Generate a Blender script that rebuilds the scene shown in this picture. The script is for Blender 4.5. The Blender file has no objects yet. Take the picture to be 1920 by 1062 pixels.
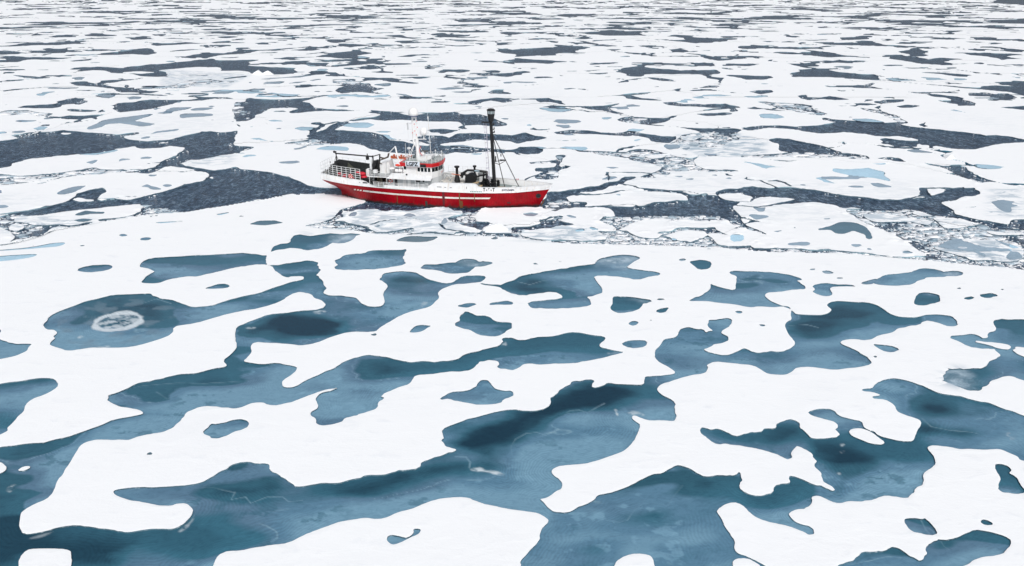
import bpy, math, random
import numpy as np
R = math.radians
scn = bpy.context.scene
# ---------------- camera ----------------
CH, CF, CY = 44.0, 1493.0, -35.0            # drone height (m), focal length and horizon row in photograph pixels (1920 wide)
PITCH = math.atan((531 - CY) / CF)
cam = bpy.data.objects.new('camera', bpy.data.cameras.new('camera'))
scn.collection.objects.link(cam); scn.camera = cam
cam.location = (0, 0, CH); cam.rotation_euler = (R(90) - PITCH, 0, 0)
cam.data.sensor_width = 36; cam.data.lens = CF / 1920 * 36
cam.data.clip_start = 1; cam.data.clip_end = 40000
scn.render.resolution_x, scn.render.resolution_y = 1024, 566
# ---------------- overcast daylight ----------------
SUN_EL, SUN_AZ = R(50), R(168)
w = bpy.data.worlds.new('World'); scn.world = w; w.use_nodes = True
nt = w.node_tree; nt.nodes.clear()
sky = nt.nodes.new('ShaderNodeTexSky'); sky.sky_type = 'NISHITA'; sky.sun_disc = False
sky.sun_elevation = SUN_EL; sky.sun_rotation = SUN_AZ
sky.air_density = 0.7; sky.dust_density = 5.0; sky.ozone_density = 0.6
hs = nt.nodes.new('ShaderNodeHueSaturation'); hs.inputs['Saturation'].default_value = 0.6
bg = nt.nodes.new('ShaderNodeBackground'); bg.inputs[1].default_value = 0.10
wo = nt.nodes.new('ShaderNodeOutputWorld')
nt.links.new(sky.outputs[0], hs.inputs['Color']); nt.links.new(hs.outputs[0], bg.inputs[0]); nt.links.new(bg.outputs[0], wo.inputs[0])
sl = bpy.data.lights.new('sun', 'SUN'); sl.energy = 1.4; sl.angle = R(12); sl.color = (1.0, 0.985, 0.965)
sun = bpy.data.objects.new('sun', sl); scn.collection.objects.link(sun)
sun.rotation_euler = (R(90) - SUN_EL, 0, math.pi - SUN_AZ)
scn.view_settings.view_transform = 'Standard'; scn.view_settings.look = 'None'
scn.view_settings.exposure = 0.30; scn.view_settings.gamma = 1.0

# ---------------- helpers ----------------
def tag(o, label=None, cat=None, group=None, kind=None):
    if label: o['label'] = label
    if cat: o['category'] = cat
    if group: o['group'] = group
    if kind: o['kind'] = kind
    return o
def mat(name):
    m = bpy.data.materials.new(name); m.use_nodes = True
    return m, m.node_tree, m.node_tree.nodes['Principled BSDF']
def nd(nt, t, **kw):
    n = nt.nodes.new(t)
    for k, v in kw.items():
        if k in n.inputs: n.inputs[k].default_value = v
        else: setattr(n, k, v)
    return n
def ramp(nt, src, stops):
    r = nt.nodes.new('ShaderNodeValToRGB'); e = r.color_ramp.elements
    while len(e) < len(stops): e.new(0.5)
    for q, (p, c) in zip(e, stops):
        q.position = p; q.color = (c[0], c[1], c[2], 1) if len(c) == 3 else c
    nt.links.new(src, r.inputs[0]); return r
def pos(nt, scale):
    g = nt.nodes.new('ShaderNodeNewGeometry'); m = nt.nodes.new('ShaderNodeMapping')
    m.inputs['Scale'].default_value = scale
    nt.links.new(g.outputs['Position'], m.inputs['Vector']); return m.outputs[0]
def noise(nt, scale, detail=4, rough=.55, dist=0., vec=(1,1,1)):
    n = nd(nt, 'ShaderNodeTexNoise', Scale=scale, Detail=detail, Roughness=rough, Distortion=dist)
    nt.links.new(pos(nt, vec), n.inputs['Vector']); return n.outputs[0]
def mixc(nt, a, b, fac=None, mode='MIX', f=.5):
    m = nt.nodes.new('ShaderNodeMix'); m.data_type = 'RGBA'; m.blend_type = mode
    m.inputs[0].default_value = f
    if fac is not None: nt.links.new(fac, m.inputs[0])
    for s, v in ((6, a), (7, b)):
        if isinstance(v, tuple): m.inputs[s].default_value = (v[0], v[1], v[2], 1)
        else: nt.links.new(v, m.inputs[s])
    return m.outputs[2]
def attr(nt, name):
    a = nt.nodes.new('ShaderNodeAttribute'); a.attribute_name = name; return a
def bump(nt, bs, h, strength, dist):
    b = nd(nt, 'ShaderNodeBump', Strength=strength, Distance=dist)
    nt.links.new(h, b.inputs['Height']); nt.links.new(b.outputs[0], bs.inputs['Normal']); return b

# ---------------- materials of the sea and the ice ----------------
def m_water():
    m, t, b = mat('sea_water')
    n1 = noise(t, 1.1, 5, .70, .3, (1.2, .65, 1)); n2 = noise(t, 4.5, 3, .6, .2, (.7, 1.3, 1)); n0 = noise(t, .035, 3)
    c = ramp(t, n1, [(.36, (.004, .014, .034)), (.5, (.028, .058, .098)), (.62, (.11, .165, .24))])
    g3 = ramp(t, noise(t, .42, 4, .7, .4, (1.0, .5, 1)), [(.36, (.42,.48,.55)), (.5, (1.1,1.1,1.1)), (.64, (2.4,2.1,1.8))])
    c1 = mixc(t, c.outputs[0], g3.outputs[0], mode='MULTIPLY', f=1.)
    c2 = mixc(t, c1, (.042, .076, .118), ramp(t, n0, [(.45, (0,0,0)), (.7, (.45,.45,.45))]).outputs[0])
    t.links.new(c2, b.inputs['Base Color']); b.inputs['Roughness'].default_value = .12; b.inputs['IOR'].default_value = 1.33
    ad = nd(t, 'ShaderNodeMath', operation='MULTIPLY_ADD'); t.links.new(n2, ad.inputs[0]); ad.inputs[1].default_value = .35; t.links.new(n1, ad.inputs[2])
    bump(t, b, ad.outputs[0], .50, .45); return m
def m_snow():
    m, t, b = mat('snow')
    big = noise(t, .05, 5, .6); mid = noise(t, .45, 6, .62, .4, (.7, 1.4, 1)); fine = noise(t, 3.5, 5, .6)
    c = mixc(t, (.825, .86, .88), (.70, .745, .79), ramp(t, mid, [(.58, (0,0,0)), (.75, (.55,.55,.55))]).outputs[0])
    c = mixc(t, c, (.77, .81, .84), ramp(t, big, [(.55, (0,0,0)), (.7, (.4,.4,.4))]).outputs[0])
    # wet, thin snow where the survey marks slush
    a = attr(t, 'slush'); sm = nd(t, 'ShaderNodeMath', operation='MULTIPLY'); t.links.new(a.outputs['Fac'], sm.inputs[0])
    t.links.new(ramp(t, noise(t, .33, 6, .65, .8, (.7, 1.5, 1)), [(.45, (0,0,0)), (.56, (1,1,1))]).outputs[0], sm.inputs[1])
    c = mixc(t, c, (.27, .38, .47), sm.outputs[0])
    t.links.new(c, b.inputs['Base Color']); b.inputs['Roughness'].default_value = .75; b.inputs['Specular IOR Level'].default_value = .2
    mx = nd(t, 'ShaderNodeMath', operation='MULTIPLY_ADD'); t.links.new(fine, mx.inputs[0]); mx.inputs[1].default_value = .25; t.links.new(mid, mx.inputs[2])
    bump(t, b, mx.outputs[0], .28, .22); return m
def m_edge(name, a, bcol, thr):
    m, t, b = mat(name)
    c = ramp(t, noise(t, .06, 3), [(thr, a), (thr + .12, bcol)])
    c = mixc(t, c.outputs[0], (.6, .7, .75), ramp(t, noise(t, 2.5, 4), [(.55, (0,0,0)), (.75, (.5,.5,.5))]).outputs[0])
    t.links.new(c, b.inputs['Base Color']); b.inputs['Roughness'].default_value = .35; return m
def m_pond():
    m, t, b = mat('melt_pond')
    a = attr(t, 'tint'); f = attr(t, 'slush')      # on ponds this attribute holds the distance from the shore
    ph = nd(t, 'ShaderNodeMath', operation='MULTIPLY_ADD'); t.links.new(f.outputs['Fac'], ph.inputs[0]); ph.inputs[1].default_value = 19.
    m2 = nd(t, 'ShaderNodeMath', operation='MULTIPLY'); t.links.new(noise(t, .8, 4, .6), m2.inputs[0]); m2.inputs[1].default_value = 7.; t.links.new(m2.outputs[0], ph.inputs[2])
    sn = nd(t, 'ShaderNodeMath', operation='SINE'); t.links.new(ph.outputs[0], sn.inputs[0])
    sw = nd(t, 'ShaderNodeMapRange'); t.links.new(sn.outputs[0], sw.inputs[0]); sw.inputs[1].default_value = -1; sw.inputs[3].default_value = .93; sw.inputs[4].default_value = 1.07
    blob = noise(t, 1.6, 6, .7, .6, (.8, 1.3, 1))
    s2 = ramp(t, blob, [(.36, (.80, .82, .84)), (.5, (1, 1, 1)), (.60, (1.04, 1.04, 1.03)), (.72, (1.30, 1.22, 1.18))])
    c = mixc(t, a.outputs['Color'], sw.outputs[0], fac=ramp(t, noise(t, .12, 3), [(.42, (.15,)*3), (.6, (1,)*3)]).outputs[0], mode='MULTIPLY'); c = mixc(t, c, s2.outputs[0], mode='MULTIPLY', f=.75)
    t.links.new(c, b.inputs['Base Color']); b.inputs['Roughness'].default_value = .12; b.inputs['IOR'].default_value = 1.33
    bump(t, b, noise(t, 4.5, 3, .5, .3, (1, 1.8, 1)), .16, .08); return m
def m_brash():
    m, t, b = mat('brash_ice'); g = t.nodes.new('ShaderNodeNewGeometry')
    c = ramp(t, g.outputs['Random Per Island'], [(.0, (.20, .29, .36)), (.30, (.42, .52, .59)), (.5, (.74, .79, .83)), (1., (.84, .86, .88))])
    t.links.new(c.outputs[0], b.inputs['Base Color']); b.inputs['Roughness'].default_value = .6; return m
WATER, SNOW, POND, BRASHM = m_water(), m_snow(), m_pond(), m_brash()
EDGE_DARK = m_edge('wet_ice_edge', (.04, .09, .12), (.10, .19, .24), .45)
EDGE_PALE = m_edge('floe_edge', (.10, .17, .22), (.40, .62, .70), .56)
EDGE_BLUE = m_edge('blue_floe_edge', (.02, .17, .26), (.05, .36, .48), .45)
EDGE_THIN = m_edge('pond_rim', (.30, .42, .50), (.50, .66, .74), .5)
# ---- outlines surveyed from the photograph: (tile, points) ; a tile is an enlarged crop: (x offset, y offset, enlargement)
TILES = {'D':(0,354,3),'E':(640,354,3),'F':(1280,354,3),'G':(0,708,3),'H':(640,708,3),'I':(1280,708,3),
         'M1':(0,190,4),'M2':(480,190,4),'M3':(960,190,4),'M4':(1440,190,4),
         'N1':(0,0,4),'N2':(480,0,4),'N3':(960,0,4),'N4':(1440,0,4),'P':(0,0,1)}
def T(*segs):
    """T('D','x,y x,y ...','E','...') -> outline in photograph pixels"""
    out = []
    for t, s in zip(segs[0::2], segs[1::2]):
        ox, oy, k = TILES[t]
        for p in s.split():
            a, b = p.split(','); out.append((ox + float(a)/k, oy + float(b)/k))
    return out

# the foreground floe: its far shore, then round outside the frame
FG = T('D','-1500,330 0,320 100,305 240,265 310,232 440,210 560,187 700,165 860,140 1050,130 1250,98 1390,75 1480,62 1600,40 1700,32 1800,28 1900,32',
       'E','60,38 130,60 150,75 90,92 0,118','D','1880,165 1800,195 1720,208 1800,222 1920,225',
       'E','100,240 200,252 350,258 500,248 640,262 960,268 1160,295 1260,305 1600,315 1920,320',
       'F','200,330 350,345 500,355 900,362 1180,385 1400,405 1640,430 1800,438 1920,455 3200,560','P','2600,1400 -700,1400')

# melt ponds of the foreground floe, dark and deep
PONDS = [
 T('D','245,872 265,850 258,830 290,780 297,740 292,715 330,690 430,655 480,630 600,605 690,592 780,583 862,586 885,605 900,622 990,636 1040,655 1080,668 1180,660 1260,637 1360,610 1450,590 1530,558 1640,525 1720,512 1727,498 1755,495 1805,515 1815,560 1805,575 1820,600 1860,605',
   'E','30,605 90,620 130,655 180,663 230,658 250,635 230,600 240,570 262,545 210,520 245,485 290,472 400,470 450,490 510,520 580,535 630,525 655,505 640,490 690,484 760,480 820,490 825,500 780,530 700,538 640,540 590,555 555,575 545,590 555,610 530,640 500,665 440,680 370,697 300,730 230,765 205,790 195,803 150,800 60,805 0,815',
   'D','1850,840 1780,868 1690,880 1640,872 1500,868 1435,862 1410,890 1420,915 1400,945 1360,970 1385,980 1470,985 1560,980 1620,990 1680,998 1672,1020 1640,1045 1600,1075 1590,1105 1600,1118 1640,1122 1665,1110 1700,1085 1790,1045 1880,1000',
   'E','0,985 50,960 130,945 230,942 300,965 380,975 450,982 540,990 600,970 660,960 690,935 730,915 800,905 860,890 910,865 908,845 930,845 1020,855 1060,850 1110,835 1210,828 1290,810 1340,810 1400,825 1475,832 1485,850 1455,885 1480,895 1560,912 1605,918 1540,940 1450,960 1350,968 1280,965 1200,978 1120,975 1060,982 1000,1010 950,1020 900,1005 865,975 850,952 755,955 735,970 740,985 735,1000 690,1025 600,1035 500,1045 430,1055',
   'H','420,0 400,30 370,50 300,65 240,80 210,110 240,115 215,140 235,165 205,188 140,200 90,210 30,235 0,255',
   'G','1850,267 1780,262 1775,235 1755,200 1775,170 1780,135 1815,100 1830,90 1900,68 1910,58 1890,52 1800,68 1700,105 1620,140 1565,158 1520,145 1480,138 1430,145 1380,160 1300,163 1230,158 1150,160 1090,170 1040,195 1005,240 990,275 950,315 890,325 830,338 700,343 550,347 480,362 440,385 420,415 380,490 360,545 335,570 300,640 260,685 200,710 140,745 118,765 115,870 160,880 250,860 330,838 430,830 520,838 600,855 680,868 770,862 860,855 960,850 1020,830 1060,795 1085,755 1080,730 1045,705 1000,708 960,722 900,720 850,705 780,700 730,690 680,670 650,655 637,635 690,625 800,615 840,620 960,610 1040,603 1110,595 1170,570 1230,540 1285,510 1290,492 1340,475 1410,465 1480,472 1530,500 1580,550 1610,572 1650,600 1665,615 1740,605',
   'H','0,583 100,565 180,548 300,540 400,515 500,475 600,435 665,408 640,392 580,378 550,358 580,335 565,290 620,270 690,240 790,212 870,195 960,180 1040,188 1120,180 1170,150 1175,120 1215,90 1240,50 1290,8 1400,8 1425,18 1412,35 1425,48 1450,50 1480,40 1495,25 1600,35 1700,38 1715,15 1720,0',
   'E','1720,1062 1860,1045 1880,1035 1850,1010 1800,980 1765,950 1758,915 1790,885 1810,845 1850,835 1900,800',
   'F','0,790 60,788 110,795 130,808 150,800 180,802 165,770 170,755 158,738 215,738 258,730 240,760 245,780 215,805 255,830 262,850 240,870 200,878 150,892 112,905 160,925 235,935 290,915 340,888 380,900 400,915 450,912 520,908 580,900 625,882 640,865 610,840 585,800 570,770 580,745 610,735 605,700 610,680 600,665 560,660 500,668 430,665 395,670 350,665 300,655 260,650 150,640 20,632 50,615 100,600 140,575 155,550 148,528 180,545 240,560 290,570 300,545 295,510 305,492 260,475 270,460 400,465 520,470 620,485 680,510 640,515 660,530 700,555 690,568 650,565 600,568 540,580 480,582 465,590 465,608 500,632 540,655 590,668 625,690 635,705 700,710 800,708 825,690 840,680 815,660 812,645 850,632 880,630 960,635 1040,638 1080,650 1120,672 1150,700 1200,718 1260,722 1330,720 1380,708 1450,705 1500,708 1545,730 1535,755 1500,770 1450,755 1400,745 1365,742 1340,770 1250,778 1180,805 1100,820 1040,850 960,845 900,850 878,865 900,880 950,895 1000,925 1040,955 1057,985 1000,1000 930,1008 850,1018 780,1010 720,1003 650,1005 620,1030 580,1048 540,1050 480,1045 440,1020 400,995 300,985 180,972 140,985 130,995 145,1005 120,1040 50,1050 0,1062',
   'H','1870,15 1800,35 1780,60 1800,85 1850,115 1885,140 1875,180 1890,245 1860,248 1800,240 1750,245 1690,230 1650,212 1635,225 1660,250 1685,265 1680,310 1650,340 1600,405 1540,435 1450,465 1350,485 1240,495 1200,505 1180,525 1190,550 1225,575 1240,600 1235,625 1200,635 1165,665 1140,675 1098,678 1130,700 1170,735 1200,755 1260,758 1300,750 1350,720 1420,690 1440,660 1500,650 1590,625 1640,600 1680,570 1740,545 1810,540 1850,510 1880,492',
   'I','0,495 50,510 100,545 150,553 230,548 290,545 310,527 330,530 340,560 328,600 340,630 380,655 420,662 460,650 520,625 600,605 620,590 610,565 640,565 700,590 780,625 862,645 850,610 805,570 800,540 750,500 735,470 735,445 700,420 690,410 640,400 632,425 600,462 560,450 500,425 430,410 350,400 300,380 240,365 200,370 150,350 115,320 105,290 140,290 200,290 240,305 290,328 350,328 430,310 480,292 540,288 545,265 600,235 635,250 650,275 690,315 730,340 820,343 860,340 875,315 865,300 835,290 850,268 830,250 770,220 710,200 720,185 780,175 840,185 870,212 950,235 1010,245 1015,270 1050,295 1080,300 1100,325 1180,345 1250,358 1305,358 1300,310 1330,280 1345,245 1310,228 1250,210 1200,185 1190,155 1140,120 1080,118 1075,108 1125,105 1110,92 1070,78 1010,75 1012,66 1072,64 1078,45 1110,20 1180,8 1250,8 1310,22 1370,50 1390,75 1450,100 1530,112 1640,125 1740,150 1800,180 1920,215 2300,330 2700,420 2700,640 2300,560 2000,470 1920,462 1900,440 1860,425 1800,408 1720,400 1640,392 1560,393 1480,385 1410,375 1370,385 1368,400 1400,430 1425,470 1425,500 1375,550 1355,600 1310,630 1315,650 1280,660 1270,682 1210,675 1150,665 1100,680 1050,692 960,700 880,715 830,700 790,680 750,675 740,700 700,740 640,740 600,755 600,775 640,810 720,845 720,875 660,855 600,835 550,820 500,815 430,790 370,760 350,730 310,705 260,705 185,740 215,790 240,840 270,880 295,920 290,965 320,990 370,1000 430,1035 480,1062 700,1300 600,1700 -300,1700',
   'H','1000,1500 960,1200 1012,1062 1005,1035 1040,990 1090,950 1118,910 1112,880 1120,850 1172,808 1140,785 1110,762 1050,750 980,742 900,730 830,715 750,690 720,675 650,670 560,680 500,690 420,725 330,755 260,780 210,795 100,792 0,808',
   'G','1830,840 1740,870 1690,900 1620,930 1500,945 1350,975 1250,985 1210,1020 1195,1062 1100,1300 900,1600 -1200,1600 -1200,500 -400,430 0,395 130,378 230,372 290,350 380,335 450,312 560,275 650,235 740,222 815,208 822,193 800,180 760,170 690,165 640,148 600,138 590,120 590,98 650,78 760,40 840,20 920,0',
   'D','1050,1040 1180,1020 1270,1003 1285,990 1258,965 1300,930 1330,880 1335,820 1330,775 1370,765 1440,735 1510,705 1620,692 1680,688 1740,690 1790,685 1820,665 1835,650 1790,620 1740,595 1690,586 1640,595 1590,620 1530,650 1450,675 1340,693 1240,715 1150,745 1060,760 972,775 965,820 900,845 840,865 740,890 640,895 520,893 430,905 340,905 250,895'),
 T('D','-900,830 -200,800 0,785 10,800 15,840 80,872 170,865 265,850 275,860 245,874 175,885 150,915 90,945 0,960 -300,1000 -900,1040'),
 T('D','778,438 800,412 850,390 960,385 1080,375 1200,372 1370,357 1430,365 1475,378 1500,372 1530,325 1580,310 1650,280 1670,262 1750,262 1850,248 1920,255','E','60,250 120,255 60,275 0,290','D','1850,305 1830,330 1770,342 1700,330 1650,325 1540,345 1500,385 1490,402 1530,428 1640,418 1740,407 1810,412 1815,445 1760,485 1780,500 1720,505 1725,497 1715,488 1640,492 1620,503 1570,485 1530,460 1500,435 1430,422 1330,430 1250,455 1180,470 1110,492 1070,488 1030,495 960,510 880,528 800,528 795,515 820,490 865,468 855,460 820,450'),
 T('G','-900,200 -300,80 0,40 80,25 180,12 250,5 320,8 340,40 310,70 250,100 180,125 150,150 120,200 60,250 0,310 -400,420 -900,520'),
 T('G','1105,315 1150,275 1200,248 1260,237 1330,240 1380,258 1370,285 1300,318 1200,340 1150,330'),
 T('H','535,115 600,70 720,65 790,45 800,18 840,45 880,65 965,80 960,105 900,118 890,145 780,148 700,138 640,125 545,130'),
 T('H','247,915 260,890 290,882 360,900 385,890 410,870 402,850 440,850 445,862 425,885 380,905 350,918 300,942 270,938'),
 T('D','427,455 500,432 600,428 640,437 600,460 500,470'), T('D','1145,562 1190,550 1240,538 1290,545 1270,558 1200,562'),
 T('D','790,288 810,278 848,280 830,290'), T('D','675,258 705,264 690,266'),
 T('E','0,370 60,360 130,365 160,350 250,345 330,348 370,340 345,365 365,405 360,425 270,445 180,458 100,462 0,455','D','1885,445 1900,430 1880,410 1890,400'),
 T('E','456,430 480,422 600,420 650,415 690,400 720,402 740,440 720,470 640,485 580,480 520,460 460,450'),
 T('E','905,545 960,510 1010,490 1130,480 1200,455 1290,440 1420,425 1450,410 1500,400 1560,410 1600,430 1610,445 1700,460 1780,470 1790,485 1740,490 1660,505 1600,495 1500,488 1420,492 1430,520 1460,540 1472,575 1410,600 1445,635 1400,660 1300,670 1200,678 1090,690 1060,680 1045,660 1060,640 1120,630 1190,615 1215,605 1210,590 1180,587 1080,590 1030,603 960,580 920,565 905,552 790,542 770,532 790,530 880,542'),
 T('E','1512,665 1535,640 1530,610 1560,605 1640,612 1700,622 1690,640 1650,685 1570,698 1530,685'),
 T('E','637,765 680,740 665,720 690,700 700,690 760,705 820,712 860,745 900,755 932,770 920,795 870,826 830,826 740,810 690,785'),
 T('E','652,660 700,640 785,645 740,662 690,668'), T('E','818,652 850,635 945,638 940,648 870,658'),
 T('E','352,815 390,780 440,768 525,765 500,785 430,810'), T('E','230,822 290,835 345,862 335,872 270,850'),
 T('E','1565,875 1600,858 1660,852 1725,855 1715,890 1620,900'), T('E','1608,760 1640,740 1680,750 1650,772'),
 T('E','1772,690 1800,675 1850,663 1840,678 1800,697'), T('E','1730,738 1752,734 1745,742'), T('E','1783,620 1820,619 1825,623 1785,624'),
 T('F','30,410 60,405 110,400 175,415 150,450 90,458 60,430'),
 T('F','1060,520 1140,485 1250,475 1310,460 1400,452 1460,468 1480,490 1400,488 1340,510 1300,540 1200,548 1080,540'),
 T('F','728,545 800,530 860,540 940,540 990,552 900,548 820,552 850,595 820,608 770,600 715,575 750,568'),
 T('F','1290,640 1310,590 1370,580 1430,592 1450,605 1440,640 1370,660 1310,655'),
 T('F','1658,595 1720,583 1795,603 1720,612'), T('F','1590,618 1635,606 1610,622'), T('F','1780,568 1805,562 1800,572'), T('F','1540,560 1565,556 1562,564'),
 T('F','1070,875 1110,880 1160,885 1225,903 1180,920 1130,908'), T('F','420,762 480,765 452,780'), T('F','297,690 338,692 315,700'), T('F','530,423 565,424 545,428'),
 T('F','1505,835 1570,820 1630,812 1670,830 1690,850 1705,830 1745,800 1735,765 1745,745 1850,748 1920,738 2200,700 2800,640 2800,1300 2300,1180 2080,1110 1920,1085 1880,1080 1830,1072 1740,1085 1700,1120 1640,1137 1550,1118 1450,1090 1410,1078 1440,1065 1490,1020 1480,1005 1540,1000 1620,1000 1700,980 1770,955 1812,945 1780,920 1740,895 1680,885 1600,885 1560,860'),
 T('I','1265,718 1300,735 1340,770 1345,765 1400,800 1415,840 1418,882 1350,888 1300,882 1265,850 1255,810 1285,795 1335,785 1330,775'),
 T('I','1670,810 1700,795 1752,825 1700,828'), T('I','1785,500 1810,498 1818,512 1800,528 1810,548 1850,562 1880,600 1910,632 1860,645 1790,630 1788,605 1815,575 1800,540'),
 T('I','870,1062 885,1035 980,1025 1020,995 1100,992 1180,975 1195,955 1225,965 1260,990 1300,1010 1340,1035 1370,1010 1380,975 1370,945 1420,908 1500,910 1560,900 1600,875 1640,850 1690,858 1760,875 1810,890 1855,920 1810,965 1800,990 1740,1000 1680,1020 1620,1040 1570,1062 1400,1200 900,1200'),
]
# snow left standing inside the ponds
ISLES = [
 T('G','-400,440 0,468 28,480 42,495 30,515 0,535 -400,640'), T('G','115,1062 120,1010 150,970 200,960 330,958 400,965 415,1010 400,1062 380,1200 100,1200'), T('G','105,520 130,502 165,502 140,516'),
 T('H','1530,1080 1550,1030 1600,1000 1660,985 1730,990 1760,1010 1772,1080 1740,1250 1550,1250'),
 T('I','948,300 975,288 1015,290 1060,305 1100,335 1138,362 1125,375 1090,372 1020,350 960,325'),
 T('I','285,1062 290,1030 330,1018 390,1030 440,1062 440,1200 300,1200'),
 T('F','1630,852 1690,855 1760,870 1812,885 1800,897 1730,885 1660,870'), T('F','1885,905 1960,892 2100,900 2100,1020 1960,985 1905,945'),
]
DEEP = [
 ('P','850,830 930,790 1060,735 1090,715 1150,718 1190,730 1150,765 1010,780 975,830 955,872 905,880 880,850',1.0),
 ('P','-100,900 10,850 100,840 130,860 60,940 120,1000 250,1010 210,1062 -100,1062',.75), ('P','280,920 380,900 440,875 500,870 545,910 510,935 440,930 400,940 330,925',.8),
 ('P','1130,935 1190,890 1290,880 1340,905 1300,930 1240,965 1150,970',.75), ('P','1640,725 1700,740 1860,775 1900,800 1820,830 1730,805 1680,770',.8),
 ('P','1530,835 1590,835 1650,870 1600,920 1570,930 1550,890',.9), ('P','110,640 130,600 220,560 300,570 340,600 320,640 230,648 150,645',.6),
 ('P','450,620 520,590 600,590 660,600 620,625 540,640 460,632',.9), ('P','720,520 760,515 800,530 770,560 740,560',.7),
 ('P','960,540 1010,520 1090,520 1080,545 1000,560',.6), ('P','1480,600 1560,570 1640,585 1620,620 1520,640 1490,625',.6), ('P','260,745 350,720 440,700 520,720 400,740 300,750',.6),
 ('P','640,700 700,675 760,685 720,710 640,720',.5), ('P','640,920 740,885 900,850 880,880 760,900 680,930',.6), ('P','1400,830 1450,815 1500,800 1470,840 1410,848',.7),
]
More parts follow.
